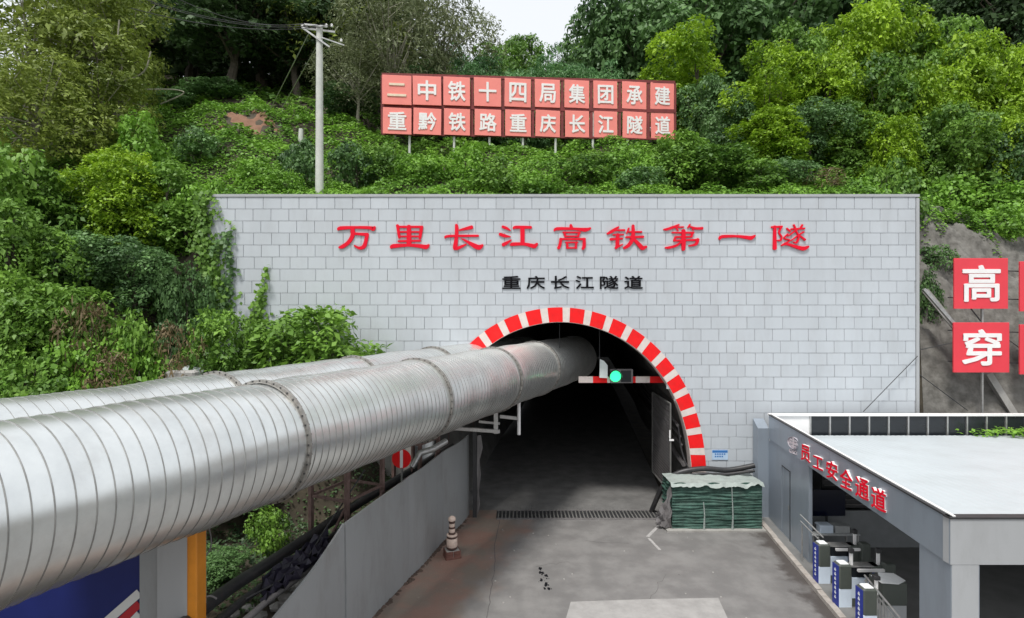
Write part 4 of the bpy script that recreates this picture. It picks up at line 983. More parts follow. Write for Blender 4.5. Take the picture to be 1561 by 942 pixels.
# ---------------------------------------------------------------- hillside sign of twenty boards
SY0, SY1 = 29.3, 31.2
hs_ = empty('hillside_sign', (0,0,0), 'two row red sign with pale characters standing on posts on the green hillside', 'sign')
TOP = '二中铁十四局集团承建'; BOT = '重黔铁路重庆长江隧道'
lx = [583,629.5,676,722.5,769,815,860,904,947.5,990.5]; rx = [627,672.5,716.5,764,809.5,854,898.5,941.5,986,1028]
t_top = lambda x: 114.5 + (x-583)/445*12.0; t_bot = lambda x: 158 + (x-583)/445*8.5; b_top = lambda x: 164 + (x-583)/445*7.5; b_bot = lambda x: 203 + (x-583)/445*8.0
for row, (txt, tf, bf) in enumerate(((TOP, t_top, t_bot), (BOT, b_top, b_bot))):
    for i, ch in enumerate(txt):
        Y = SY0 + (SY1-SY0)*i/9; a = PX(lx[i]+(1 if row else 0), tf(lx[i]), Y); c_ = PX(rx[i], bf(rx[i]), Y); w_ = c_.x-a.x; h_ = a.z-c_.z
        o = MB().cbox((-w_/2,-.03,-h_/2),(w_/2,.04,h_/2),.01).build('panel', M['signpink'], hs_, loc=((a.x+c_.x)/2, Y, (a.z+c_.z)/2)); o.rotation_euler = (random.gauss(0,.01), random.gauss(0,.006), math.atan((SY1-SY0)/15.5))
        put('character', glyph(ch, w_*.62, h_*.66, .03, M['cream'] if (i == 0 and row == 0) else M['paleletter'], bold=.022), o, (0,-.031,0))
for zz_, nm in ((.06,'top_rail'),(0,'mid_rail'),(0,'bottom_rail')):
    pass
for nm, f_, wz_ in (('top_rail', lambda x: t_top(x)-1.5, .16), ('middle_rail', lambda x: (t_bot(x)+b_top(x))/2, .2), ('bottom_rail', lambda x: b_bot(x)+.6, .12)):
    MB().bar(PX(582, f_(582), SY0+.08), PX(1029, f_(1029), SY1+.08), .06, wz_).build(nm, M['signframe'], hs_)
for i in range(11):
    x_ = 583 if i == 0 else (1028.5 if i == 10 else (rx[i-1]+lx[i])/2); Y = SY0 + (SY1-SY0)*i/10 + .1
    MB().bar(PX(x_, t_top(x_), Y), PX(x_, b_bot(x_), Y), .16, .05).build('upright', M['signframe'], hs_)
for x_, yb in ((624,245),(692,225),(746,228),(797,262),(847,240),(904,235),(957,228)):
    Y = SY0 + (SY1-SY0)*(x_-583)/445 + .06; p = PX(x_, b_bot(x_), Y); MB().tube([(p.x, Y+.06, hill(p.x,Y)-.2), (p.x, Y+.06, p.z+1.5)], .065, 8).build('leg', M['polec'], hs_)

# ---------------------------------------------------------------- power pole
PY = 20.9; pp = PX(487, 40, PY); gz = hill(pp.x, PY)
up = empty('utility_pole', (pp.x, PY, gz), 'tall pale concrete power pole with crossarms above the tiled wall', 'pole')
hh = pp.z - gz
MB().tube([(0,0,-.3),(0,0,hh)], [.155,.115], 16).build('pole', M['polec'], up, smooth=True)
MB().bar((-.62,-.12,hh-.12),(.55,.1,hh-.16),.07).build('crossarm', M['steel'], up); MB().bar((-.5,-.2,hh-.02),(.34,-.14,hh-.08),.06).build('crossarm', M['steel'], up)
MB().bar((-.55,-.16,hh-.15),(.42,-.1,hh-.82),.06).build('diagonal_arm', M['steel'], up); MB().bar((.05,-.05,hh-.42),(.9,.1,hh-.66),.045).build('side_arm', M['steel'], up)
ins = MB().lathe([(.03,0),(.055,.02),(.035,.05),(.055,.08),(.02,.12)], n=10).mesh('insulator', M['white'])
for dx in (-.6,-.45,.3,.5,.85): put('insulator', ins, up, (dx,-.12,hh-.08 if dx < .7 else hh-.64))
for i, (a, c_) in enumerate((((-.6,-.12,-.05),(250,-12,15)),((-.45,-.12,-.05),(180,-16,14)),((.3,-.1,-.05),(230,4,16)),((.5,-.1,-.1),(200,12,16)))):
    A_ = Vector((pp.x+a[0], PY+a[1], gz+hh+a[2]+.1)); wire('power line from the concrete pole running out at the top left, %s' % ('lowest of four','second highest','highest of four','third')[i], [A_, PX(*c_)], .011, 'power lines', sag=.35)
for i, (x_, y_, lb) in enumerate(((412,166,'left slanting guy wire staying the power pole to the slope'),(431,162,'right slanting guy wire staying the power pole to the red soil'))):
    wire(lb, [Vector((pp.x-.4+.4*i, PY, gz+hh-.25-.3*i)), PX(x_, y_, 24.5)], .018, m_=M['steel'])
o = MB().tube([(0,0,-.2),(.03,0,.75)], [.13,.11], 10).build('marker_post', M['polec']); pm_ = PX(458,150,28.6); o.location = (pm_.x, 28.6, hill(pm_.x,28.6)+.25); tag(o, 'short pale stump post standing on the red soil below the dark trees', 'post')

# ---------------------------------------------------------------- bottom left corner: hoarding hut, orange post, hoses
hu = empty('grey_hut', (-5.4, 8.7, 0), 'grey panelled hut with a dark blue sheet and striped edge below the ducts', 'hut')
hx = lambda px: PX(px, 0, 8.6).x + 5.4
MB().box((hx(-80), 0.01, 0), (hx(207), .10, 3.65)).build('blue_sheet', M['blue'], hu)
MB().box((hx(207)+.005, -.02, 0), (hx(236), .5, 3.6)).build('corner_panel', M['panelgrey'], hu)
MB().box((hx(236)+.004, -.05, 0), (hx(282), .5, 3.7)).build('side_panel', M['cladfront'], hu)
q = MB()
def stripe(q, pts, w_, y_):
    for (a, c_) in zip(pts[:-1], pts[1:]):
        A_ = PX(a[0],a[1],8.6) - hu.location; C_ = PX(c_[0],c_[1],8.6) - hu.location; A_.y = C_.y = y_; n_ = Vector((-(C_-A_).z,0,(C_-A_).x)).normalized()*w_/2
        q.add([A_-n_, A_+n_, C_+n_, C_-n_, A_-n_+Vector((0,.01,0)), A_+n_+Vector((0,.01,0)), C_+n_+Vector((0,.01,0)), C_-n_+Vector((0,.01,0))], [(0,1,2,3),(0,4,5,1),(3,2,6,7)])
stripe(q, [(150,957),(206,908)], .13, -.004); q.build('white_stripe', M['sheetwhite'], hu)
q = MB(); stripe(q, [(166,962),(206,925)], .12, -.008); q.build('red_stripe', M['sheetred'], hu)
q = MB(); stripe(q, [(182,966),(206,941)], .12, -.004); q.build('white_stripe', M['sheetwhite'], hu)
ob = empty('orange_post', (PX(294,0,8.8).x, 8.8, 0), 'square orange steel post beside the grey hut under the duct', 'post')
MB().cbox((-.14,-.14,0),(.14,.14,3.72),.015).build('post', M['orange'], ob); MB().cbox((-.24,-.24,-.05),(.24,.24,.02),.01).build('base_plate', M['dark'], ob)
MB().cbox((-.2,-.2,3.722),(.2,.2,3.75),.01).build('cap_plate', M['dark'], ob)
hl = [((270,960,8.4),(345,900,10.0),(410,858,11.2),(475,815,12.6),(545,768,14.4),(620,722,16.0),(690,680,17.6)), ]
hose('thick black hose lying uphill between the ducts and the panel fence', [PX(*p) for p in hl[0]], .12, group=None)
hose('dark corrugated hose just below the thick hose by the fence', [PX(*p) for p in ((300,975,8.4),(370,915,9.9),(440,865,11.2),(500,822,12.4),(560,776,14.2),(640,726,16))], .075, M['hose'])
hose('grey hose lying lowest behind the panel fence', [PX(*p) for p in ((330,985,8.5),(400,922,9.8),(460,876,11.0),(520,828,12.4),(580,782,14))], .06, M['greytube'])
hose('thin black rope stretched from the frame down to the hoses', [PX(556,716,13.4),PX(500,800,12.2),PX(455,865,11.0),(-4.6,9.6,1.9)], .018, M['dark'], 'rope', name='rope')
hose('thin pale cable looped over the thick hose near the orange post', [PX(285,938,8.7),PX(300,920,9.0),PX(318,908,9.1),PX(330,912,9.2)], .016, M['greytube'], 'cable', name='cable')
hose('thin pale wire hanging beside the orange post', [PX(318,800,9.4),PX(322,830,9.4),PX(312,850,9.3),PX(306,868,9.2)], .012, M['greytube'], 'wire', name='wire')
q = MB(); random.seed(11)
for i in range(60):
    t = random.random(); p = PX(330+200*t, 960-150*t, 9.6+3.2*t) + Vector((random.uniform(-.5,.5), random.uniform(-.3,.3), random.uniform(-.5,-.1))); r_ = random.uniform(.05,.16)
    q.lathe([(r_,0),(r_*1.1,r_*.4),(r_*.4,r_*.8)], p, 6)
tag(q.build('rubble', M['concrete']), 'broken rubble heaped behind the panel fence under the hoses', 'rubble', kind='stuff')
q = MB(); v = []
for j in range(12):
    for i in range(12):
        p = PX(400+100*i/11, 880-75*i/11+36*j/11, 10.6+1.7*i/11-.8*j/11) + Vector((.05*math.sin(i*2+j*3), .0, .07*math.sin(i*3+j)+.05*math.sin(j*4+i))); v.append(p)
q.add(v, [(j*12+i, j*12+i+1, (j+1)*12+i+1, (j+1)*12+i) for j in range(11) for i in range(11)]); q.add([p - Vector((0,0,.03)) for p in v], [(j*12+i+1, j*12+i, (j+1)*12+i, (j+1)*12+i+1) for j in range(11) for i in range(11)])
tag(q.build('purple_tarp', M['purple'], smooth=True), 'crumpled dark purple tarp tucked beneath the hoses by the fence', 'tarp')
# low concrete wall seen below the farther duct
q = MB(); q.prism([(-8.2,18.0,-.3),(-3.2,18.0,-.3),(-3.2,18.0,3.5),(-8.2,18.0,3.9)], (0,.25,0)); tag(q.build('low_wall', M['concrete']), 'grey concrete wall end showing below the ducts left of the tunnel', 'wall')
# old fence bits on the bank above the far duct
of = empty('stick_fence', (-13.2,15.3,4.4), 'broken fence of old brown sticks above the farther duct', 'fence'); random.seed(4)
for i in range(22):
    x_ = -2.6+i*.25; zb = bank(-13.2+x_,15.3)-4.5; MB().tube([(x_,0,zb),(x_+random.uniform(-.12,.12),random.uniform(-.1,.1),zb+random.uniform(.7,1.15))], .03, 6).build('stick', M['wood'], of)
MB().tube([(-2.6,-.04,.45),(2.8,-.04,.62)], .03, 6).build('rail', M['wood'], of)
q = MB().cbox((0,0,0),(.8,.3,.7),.05); o = q.build('concrete_block', M['concrete']); o.location = PX(250,585,15.0) - Vector((0,0,.35)); tag(o, 'pale concrete block on the bank right above the farther duct', 'block')
o = MB().cbox((0,0,0),(.55,.4,.4),.08).build('white_sack', M['bag']); o.location = PX(272,563,15.6) - Vector((0,0,.3)); o.rotation_euler = (.1,.2,.4); tag(o, 'crumpled white sack on the bank below the bushes', 'sack')
# ---------------------------------------------------------------- vegetation
rng = np.random.default_rng(21)
def leaf_mesh(name, C, Nn, size, tint_, m_, droop=.25, aspect=.62, flat=.5):
    """C: leaf bases (n,3), Nn: outward normals, size (n,) -> folded leaf blades"""
    n = len(C); up = np.array([0,0,1.0])
    nrm = Nn*(1-flat) + up*flat + rng.normal(0,.34,(n,3)); nrm /= np.linalg.norm(nrm, axis=1, keepdims=True)
    d = rng.normal(0,1,(n,3)) + Nn*.5; d -= (d*nrm).sum(1, keepdims=True)*nrm; d /= np.linalg.norm(d, axis=1, keepdims=True)+1e-9
    d[:,2] -= droop; d /= np.linalg.norm(d, axis=1, keepdims=True)
    s_ = np.cross(nrm, d); s_ /= np.linalg.norm(s_, axis=1, keepdims=True)+1e-9
    L = size[:,None]; base = C; mid = C + d*L*.45 - nrm*L*.06
    a = mid + s_*L*aspect*.5 + nrm*L*.10; b_ = mid - s_*L*aspect*.5 + nrm*L*.10; tip = C + d*L - nrm*L*.08
    V = np.stack([base, a, tip, b_], 1).reshape(-1,3).astype('f')
    me = bpy.data.meshes.new(name); me.vertices.add(4*n); me.vertices.foreach_set('co', V.ravel())
    me.loops.add(4*n); me.loops.foreach_set('vertex_index', np.arange(4*n, dtype='i')); me.polygons.add(n)
    me.polygons.foreach_set('loop_start', np.arange(0,4*n,4,dtype='i')); me.polygons.foreach_set('loop_total', np.full(n,4,'i'))
    me.update(calc_edges=True)
    at = me.attributes.new('tint', 'FLOAT', 'FACE'); at.data.foreach_set('value', np.clip(tint_,0,1).astype('f'))
    me.materials.append(m_); return me
def lobes_points(lobes, per_m2, spray_r=.32, leaves_per=9, under=.35):
    """sprays of leaves spread over the outside of a bunch of ellipsoid lobes"""
    C = []; Nn = []; T = []
    L = np.array(lobes)
    for li, (cx,cy,cz,rx,ry,rz) in enumerate(lobes):
        area = 4*math.pi*((rx*ry)**1.6+(rx*rz)**1.6+(ry*rz)**1.6)**(1/1.6)/3**(1/1.6)
        ns = max(5, int(area*per_m2/leaves_per)); u = rng.normal(0,1,(ns,3)); u /= np.linalg.norm(u,axis=1,keepdims=True)
        keep = (u[:,2] > -under) | (rng.random(ns) < .25); u = u[keep]
        rad = 1 + rng.normal(0,.07,len(u)) - (rng.random(len(u)) < .25)*rng.random(len(u))*.35
        nz_ = np.array([NZ.fractal(Vector((cx+q_[0]*1.6, cy+q_[1]*1.6, cz+q_[2]*1.6)), 1.0, 2.0, 3) for q_ in u]); rad += nz_*.28; kp = nz_ > -.33; u = u[kp]; rad = rad[kp]
        P = np.array([cx,cy,cz]) + u*np.array([rx,ry,rz])*rad[:,None]
        ok = np.ones(len(P), bool)
        for lj in range(len(lobes)):
            if lj == li: continue
            q_ = (P - L[lj,:3])/L[lj,3:]; ok &= (q_**2).sum(1) > .62
        P = P[ok]; u = u[ok]; n_ = u/np.array([rx,ry,rz]); n_ /= np.linalg.norm(n_,axis=1,keepdims=True)
        lt = rng.random()*.42 - .06
        for p, nn in zip(P, n_):
            # each spray is a little dome of leaves facing out and up, with room for shade between sprays
            k = int(leaves_per*1.6) + rng.integers(-2,3); ax = nn*.55 + np.array([0,0,.62]) + rng.normal(0,.18,3); ax /= np.linalg.norm(ax)
            r_ = spray_r*(.65+.8*rng.random()); v_ = rng.normal(0,1,(k,3)); v_ /= np.linalg.norm(v_,axis=1,keepdims=True); dt = v_@ax; v_ -= np.minimum(dt,0)[:,None]*ax*1.75; v_ /= np.linalg.norm(v_,axis=1,keepdims=True)
            h = (v_@ax)[:,None]; o_ = (v_ - ax*h*.55)*r_*(.75+.3*rng.random((k,1))); o_ += rng.normal(0,.04,(k,3))
            C.append(p+o_); Nn.append(v_*.6+ax*.4); T.append(np.full(k, lt + rng.random()*.36) + rng.random(k)*.3)
    return np.concatenate(C), np.concatenate(Nn), np.concatenate(T)
def crown_lobes(w_, h_, n, flat_=1.0, base=0.0, seed=0, col=.5):
    r_ = random.Random(seed); out = []
    for i in range(n):
        a = r_.random()*6.283; q_ = r_.random()**.5; z = r_.random()
        prof = math.sin(math.pi*min(1,(z*.8+.12)))**.6
        rr_ = w_/2*prof*.80*q_; s_ = r_.uniform(.5,1.15)*w_*.20*(1.25-.45*z)
        out.append((rr_*math.cos(a), rr_*math.sin(a), base + (h_-base)*(.12+.76*z), s_, s_*r_.uniform(.85,1.15), s_*r_.uniform(.6,.95)*flat_))
    return out
def limbs(lobes, h_, base, r0, m_, n=9, seed=0, lean=.3):
    r_ = random.Random(seed+50); q = MB(); tx, ty = r_.uniform(-lean,lean), r_.uniform(-lean,lean); fork = Vector((tx, ty, max(base*.9, h_*.25)))
    q.tube([(0,0,-.5),(tx*.4,ty*.2,fork.z*.5),fork,(tx*1.5,ty*1.4,h_*.62)], [r0*1.25,r0,r0*.8,r0*.4], 8)
    for lb in r_.sample(lobes, min(n, len(lobes))):
        c = Vector(lb[:3]); a = fork + Vector((tx*.3,ty*.3,0))*r_.random() + Vector((0,0,r_.random()*(h_*.62-fork.z)*.7)); m1 = a.lerp(c,.5) + Vector((r_.uniform(-.2,.2),r_.uniform(-.2,.2),r_.uniform(.0,.3)))
        q.tube([a, m1, c], [r0*.42, r0*.26, r0*.1], 6)
        e = c + Vector((r_.uniform(-1,1),r_.uniform(-1,1),r_.uniform(.0,.9)))*lb[3]; q.tube([c, e], [r0*.10, r0*.03], 5)
    return q
PROTO = {}
def proto(kind, w_, h_, nl, per, leaf, leafm, base=.0, trunk=.16, bark='bark', spray=.32, lp=9, droop=.25, seeds=(1,2), aspect=.62, flat=.12, nlimb=9, under=.35, flatl=1.0):
    PROTO[kind] = []
    for sd in seeds:
        lb = crown_lobes(w_, h_, nl, flatl, base, sd*13+len(kind)); C, Nn, T = lobes_points(lb, per, spray, lp, under)
        C[:,2] = np.maximum(C[:,2], .02)
        cm = leaf_mesh(kind+'_crown', C, Nn, leaf*np.clip(np.exp(rng.normal(-.05,.33,len(C))),.4,1.9), T, M[leafm], droop, aspect, flat)
        tm_ = limbs(lb, h_, base, trunk, None, nlimb, sd).mesh(kind+'_trunk', M[bark], True)
        PROTO[kind].append((cm, tm_, w_, h_))
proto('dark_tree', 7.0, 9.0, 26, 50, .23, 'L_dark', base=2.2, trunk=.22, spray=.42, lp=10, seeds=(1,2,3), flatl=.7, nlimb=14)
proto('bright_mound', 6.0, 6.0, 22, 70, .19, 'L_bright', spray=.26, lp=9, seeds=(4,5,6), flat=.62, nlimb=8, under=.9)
proto('mid_tree', 6.0, 7.5, 22, 56, .21, 'L_mid', base=.6, spray=.30, seeds=(7,8,9), nlimb=12, under=.8)
proto('deep_tree', 5.5, 6.0, 19, 62, .20, 'L_deep', base=.2, spray=.30, seeds=(10,11), nlimb=10, under=.9)
proto('olive_tree', 6.0, 8.0, 30, 42, .20, 'L_olive', base=.8, spray=.38, seeds=(12,13), bark='palebark', nlimb=20, aspect=.4, droop=.1, under=.7)
proto('grey_tree', 7.0, 7.5, 26, 46, .20, 'L_grey', base=1.2, spray=.55, lp=8, seeds=(14,15), bark='palebark', nlimb=22, aspect=.3, droop=-.2, trunk=.15)
proto('feather_tree', 5.0, 7.0, 26, 60, .26, 'L_blue', base=.3, spray=.34, seeds=(16,17,18), aspect=.28, droop=.5, flat=.25, nlimb=8, under=.8)
proto('shrub', 2.6, 1.9, 14, 110, .15, 'L_mid', spray=.2, lp=8, seeds=(19,20,21), trunk=.05, nlimb=6, under=.6)
proto('bright_shrub', 2.6, 1.6, 14, 120, .14, 'L_cover', spray=.18, lp=8, seeds=(22,23), trunk=.04, nlimb=5, under=.6)
proto('dark_shrub', 2.6, 1.9, 14, 110, .15, 'L_deep', spray=.2, lp=8, seeds=(24,25), trunk=.05, nlimb=6, under=.6)
proto('big_shrub', 3.6, 3.0, 17, 100, .17, 'L_mid', spray=.24, lp=9, seeds=(26,27), trunk=.07, nlimb=8, under=.9, flat=.65)
proto('dry_shrub', 2.4, 1.4, 12, 60, .16, 'L_dry', spray=.25, lp=7, seeds=(28,), trunk=.04, nlimb=8, aspect=.25, droop=.5, under=.6)
kcount = {}
CATS = {'shrub':'shrub','bright_shrub':'shrub','dark_shrub':'shrub','big_shrub':'shrub','dry_shrub':'shrub','bright_mound':'vine covered tree'}
def plant(kind, px, Y, top, wpx, label, group=None, dz=0.0, name=None, maxh=None):
    """a plant standing on the terrain; its top reaches photo row top, its crown is wpx photo pixels wide"""
    k = kcount.get(kind, 0); kcount[kind] = k+1; cm, tm_, w0, h0 = PROTO[kind][k % len(PROTO[kind])]
    p = PX(px, top, Y); z = ground_z(p.x, Y) + dz; hgt = max(.5, p.z - z); wd = wpx*Y/FPX
    small = 'shrub' in kind
    t = empty(name or ('shrub' if small else 'tree'), (p.x, Y, z), label, CATS.get(kind, 'tree'), group, rz=(k*2.399) % 6.283)
    t.scale = (wd/w0, wd/w0, hgt/(h0*1.02))
    put('crown', cm, t); put('trunk' if not small else 'stem', tm_, t)
    return t
# --- far tree line under the patch of sky
for i, (px, Y, top, wp, kd) in enumerate(((640,50,58,110,'mid_tree'),(700,54,48,100,'feather_tree'),(745,60,62,90,'mid_tree'),(800,66,40,95,'mid_tree'),(850,60,62,90,'feather_tree'),(890,56,52,90,'mid_tree'),(930,50,45,100,'feather_tree'),(770,70,55,90,'mid_tree'))):
    plant(kd, px, Y, top, wp, 'distant green tree on the ridge below the sky, %s from the left' % ('first','third','fourth','sixth','seventh','eighth','last','fifth')[i], 'ridge trees below the sky')
# --- feathery green thicket right behind the hillside sign
fl = ['leftmost','second from left','third from left','fourth from left','middle','fifth from right','fourth from right','third from right','second from right','rightmost']
for i, (px, Y, top, wp) in enumerate(((655,38,75,95),(700,36,84,90),(742,38,78,90),(785,35,88,85),(825,37,80,90),(862,35,92,80),(895,37,82,85),(930,35,84,80),(722,34,96,80),(800,33.5,100,80))):
    plant('feather_tree', px, Y, top, wp, '%s feathery green tree rising just behind the red hillside sign' % (fl[i] if i < 8 else ('low front left' if i == 8 else 'low front right')), 'thicket behind the hillside sign')
# --- dark wood upper left
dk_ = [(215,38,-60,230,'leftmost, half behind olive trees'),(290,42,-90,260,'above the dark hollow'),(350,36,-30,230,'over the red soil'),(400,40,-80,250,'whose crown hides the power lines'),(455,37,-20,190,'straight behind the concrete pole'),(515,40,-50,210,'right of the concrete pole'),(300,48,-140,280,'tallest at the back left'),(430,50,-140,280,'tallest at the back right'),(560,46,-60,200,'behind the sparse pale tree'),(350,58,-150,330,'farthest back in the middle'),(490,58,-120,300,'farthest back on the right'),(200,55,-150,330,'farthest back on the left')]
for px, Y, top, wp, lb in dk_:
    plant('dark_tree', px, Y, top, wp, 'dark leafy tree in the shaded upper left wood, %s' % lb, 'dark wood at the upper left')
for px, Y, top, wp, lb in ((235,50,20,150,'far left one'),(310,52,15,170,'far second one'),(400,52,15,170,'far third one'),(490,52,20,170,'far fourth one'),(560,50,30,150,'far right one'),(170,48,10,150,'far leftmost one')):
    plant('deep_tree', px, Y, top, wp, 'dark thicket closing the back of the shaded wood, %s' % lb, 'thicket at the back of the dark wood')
for px, Y, top, wp, lb in ((262,33,128,70,'left'),(330,34,120,80,'middle'),(525,33.5,120,90,'right')):
    plant('deep_tree', px, Y, top, wp, 'low dark undergrowth bush below the shaded wood, %s of three' % lb, 'undergrowth of the dark wood')
plant('grey_tree', 600, 34, -42, 190, 'sparse pale tree with visible fanning branches left of the sky patch')
plant('grey_tree', 668, 38, -38, 190, 'sparse pale tree reaching over the sky patch from the left')
plant('grey_tree', 545, 32.5, 60, 120, 'low sparse pale tree between the concrete pole and the hillside sign')
plant('olive_tree', 520, 38, -80, 190, 'olive green tree above and right of the concrete pole')
# --- olive vine tangled trees on the far left
for px, Y, top, wp, lb in ((40,24,-60,240,'at the left edge of the photo'),(120,26,-70,220,'second from the left edge'),(185,28,-55,170,'nearest the dark hollow'),(60,21.5,60,190,'lower one at the left edge'),(150,24,90,150,'lower one with tangled bare stems')):
    plant('olive_tree', px, Y, top, wp, 'olive green vine tangled tree on the left slope, %s' % lb, 'olive trees on the left slope')
# --- dark trees behind on the right
for px, Y, top, wp, lb in ((935,44,-50,170,'beside the sky patch'),(1000,42,-60,200,'second from the sky patch'),(1080,40,-50,210,'above the bright hump'),(1165,42,-60,220,'above the left part of the bright thicket'),(1260,44,-90,240,'behind the highest bright crowns'),(1370,46,-110,260,'far back right of centre'),(1470,40,-80,220,'above the right part of the bright thicket'),(1555,36,-70,220,'in the top right corner'),(1120,54,-90,260,'farthest back left'),(1420,56,-150,300,'farthest back right')):
    plant('dark_tree' if px in (1370,1555,1420) else 'deep_tree', px, Y, top, wp, 'dark tree behind the upper right vines, %s' % lb, 'dark trees at the upper right')
# --- the bright vine-draped masses on the right
plant('bright_mound', 1052, 34, 38, 150, 'rounded bright green vine hump right of the hillside sign')
plant('deep_tree', 1072, 31.5, 98, 95, 'dark leafy bush below the bright vine hump')
BM = [(1185,29,60,130),(1225,30,22,120),(1275,30,30,130),(1320,30.5,-4,140),(1375,31,2,140),(1425,30.5,8,130),(1475,29,50,140),(1530,28.5,62,130),(1165,27.5,110,120),(1255,28,80,120),(1345,28.5,70,130),(1415,28,85,120),(1565,29.5,85,120)]
nmz = ['left end, upper','left high','upper middle left','highest left of centre','highest centre','highest right of centre','right, upper','far right, upper','left end, middle height','middle left, middle height','middle, middle height','middle right, middle height','cut by the right edge']
for (px, Y, top, wp), lb in zip(BM, nmz): plant('mid_tree' if px in (1425,1225,1345) else 'bright_mound', px, Y, top, wp, 'bright yellow green vine draped tree on the right hillside: %s' % lb, 'bright vine draped trees')
for (px, Y, top, wp), lb in zip([(1125,28,135,90),(1170,26.3,165,120),(1235,26.5,140,110),(1290,27,150,110),(1345,26.2,160,110),(1400,27,165,100),(1455,26,150,120),(1515,26.5,160,110),(1555,25.5,180,100)],
    ('below the bright hump','left of the others','second from left','third from left','in the middle','right of middle','third from right','second from right','cut by the right edge')):
    plant('bright_mound' if px in (1170,1345,1515) else 'mid_tree' if px in (1290,1455,1400) else 'deep_tree', px, Y, top, wp, 'green leafy tree at the foot of the bright vines, %s' % lb, 'green trees below the bright vines')
# --- shrubs on the slope above the wall
sh = [('dark_shrub',300,24,198,75,'dark rounded shrub on the bright slope left of the pole'),('dark_shrub',465,22.5,215,70,'dark shrub just left of the foot of the concrete pole'),('dark_shrub',545,23,222,80,'dark shrub between the pole and the sign'),
 ('bright_shrub',395,22,235,80,'bright low shrub on the slope left of the pole, upper'),('bright_shrub',430,20.6,262,70,'bright low shrub at the wall top left of the pole'),('shrub',585,23,222,80,'mid green shrub below the left end of the sign'),
 ('bright_shrub',640,22.5,232,85,'bright shrub under the second sign leg'),('bright_shrub',715,23.5,226,100,'bright bushy shrub under the third sign leg'),('shrub',760,21.8,242,90,'mid green shrub under the middle of the sign'),
 ('bright_shrub',830,21.5,258,85,'bright low shrub near the wall top below the sign middle'),('shrub',900,22.5,232,95,'mid green shrub below the right part of the sign'),('bright_shrub',960,22.8,224,90,'bright shrub below the right end of the sign'),
 ('big_shrub',1035,23,200,120,'large leafy shrub right below the sign end'),('big_shrub',1100,22.5,215,110,'large leafy shrub above the wall, right of the sign'),('dark_shrub',985,21,255,80,'dark low shrub at the wall top below the sign end'),
 ('shrub',1150,21.5,245,90,'mid green shrub above the last big characters'),('dark_shrub',1205,22,240,85,'dark shrub at the wall top right of centre'),('dry_shrub',1260,21,262,80,'yellowish dry bush at the wall top on the right'),
 ('bright_shrub',1330,21.5,262,90,'bright low shrub near the right end of the wall top'),('shrub',1355,23,238,90,'mid green shrub a little above the right wall end'),('bright_shrub',1440,24.5,272,110,'bright shrub just above the rock slope'),('bright_shrub',1525,24.5,268,110,'bright shrub above the rock at the right edge'),
 ('shrub',1480,25.5,255,100,'mid green shrub at the foot of the vine trees on the right'),('dark_shrub',1424,21.6,375,60,'dark ivy clump hugging the right end of the wall'),('dark_shrub',1414,20.9,415,48,'lowest dark ivy clump beside the right wall end'),
 ('bright_shrub',1455,23,318,80,'ivy clump spilling on top of the rock slope, left'),('bright_shrub',1525,23,305,100,'ivy clump spilling on top of the rock slope, right')]
for kd, px, Y, top, wp, lb in sh: plant(kd, px, Y, top, wp, lb)
# --- left bank shrubs
lb_ = [('big_shrub',15,17.5,215,150,'big leafy shrub on the left bank, topmost at the photo edge'),('big_shrub',95,19,240,150,'big leafy shrub on the left bank, below the olive trees'),('bright_mound',180,19.5,225,140,'big leafy shrub on the left bank, upper middle'),('big_shrub',255,20,245,120,'big leafy shrub on the left bank, nearing the wall'),
 ('bright_shrub',215,23,180,100,'yellow green shrub above the left bank'),('bright_shrub',320,20.3,272,80,'bright shrub at the upper left wall corner'),
 ('mid_tree',40,16.5,300,170,'big leafy shrub on the left bank, at half height by the photo edge'),('big_shrub',130,20.6,285,150,'big leafy shrub on the left bank, at half height'),('big_shrub',215,20.8,290,130,'big leafy shrub on the left bank, half height nearing the wall'),('big_shrub',290,19.6,300,110,'big leafy shrub on the left bank touching the wall edge'),
 ('deep_tree',130,17.9,338,130,'leafy bush with shade-dark leaves in the hollow of the left bank'),('deep_tree',205,17.8,352,130,'leafy bush with shade-dark leaves in the hollow nearer the wall'),('deep_tree',285,17.9,372,90,'leafy bush with shade-dark leaves against the left wall end'),  # dark leaf colour stands in for the shade of the hollow
 ('big_shrub',30,15.2,410,140,'round leaved shrub low on the left bank at the photo edge'),('big_shrub',100,15.5,418,130,'round leaved shrub low on the left bank, second from the edge'),
 ('dry_shrub',130,14.8,478,90,'brown withered bush above the farther duct'),('shrub',200,15.2,478,90,'mid green shrub above the stick fence'),('shrub',60,14,535,110,'mid green shrub directly above the farther duct at left'),('bright_shrub',120,14.4,522,100,'bright shrub directly above the farther duct'),('bright_shrub',215,15,512,90,'bright shrub over the concrete block'),
 ('dry_shrub',265,15.4,510,80,'brown withered bush left of the wall bushes'),('dry_shrub',170,14.2,548,90,'brown withered vines hanging above the duct joint'),('bright_shrub',10,13.6,570,80,'yellow green shrub at the left photo edge above the duct'),
 ('big_shrub',330,16.8,468,110,'leafy shrub in front of the lower left corner of the wall'),('shrub',375,17.4,480,70,'small green shrub between the two wall bushes'),('big_shrub',492,17.2,450,205,'large rounded green bush against the tiled wall'),('shrub',445,16.9,500,90,'small green shrub in front of the large rounded bush'),('shrub',310,16.2,530,90,'green shrub behind the duct near the white sack'),
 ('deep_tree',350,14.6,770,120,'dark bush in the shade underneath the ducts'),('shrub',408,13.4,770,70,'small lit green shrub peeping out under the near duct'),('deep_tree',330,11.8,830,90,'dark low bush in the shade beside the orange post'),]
for kd, px, Y, top, wp, lb in lb_: plant(kd, px, Y, top, wp, lb, name='shrub')
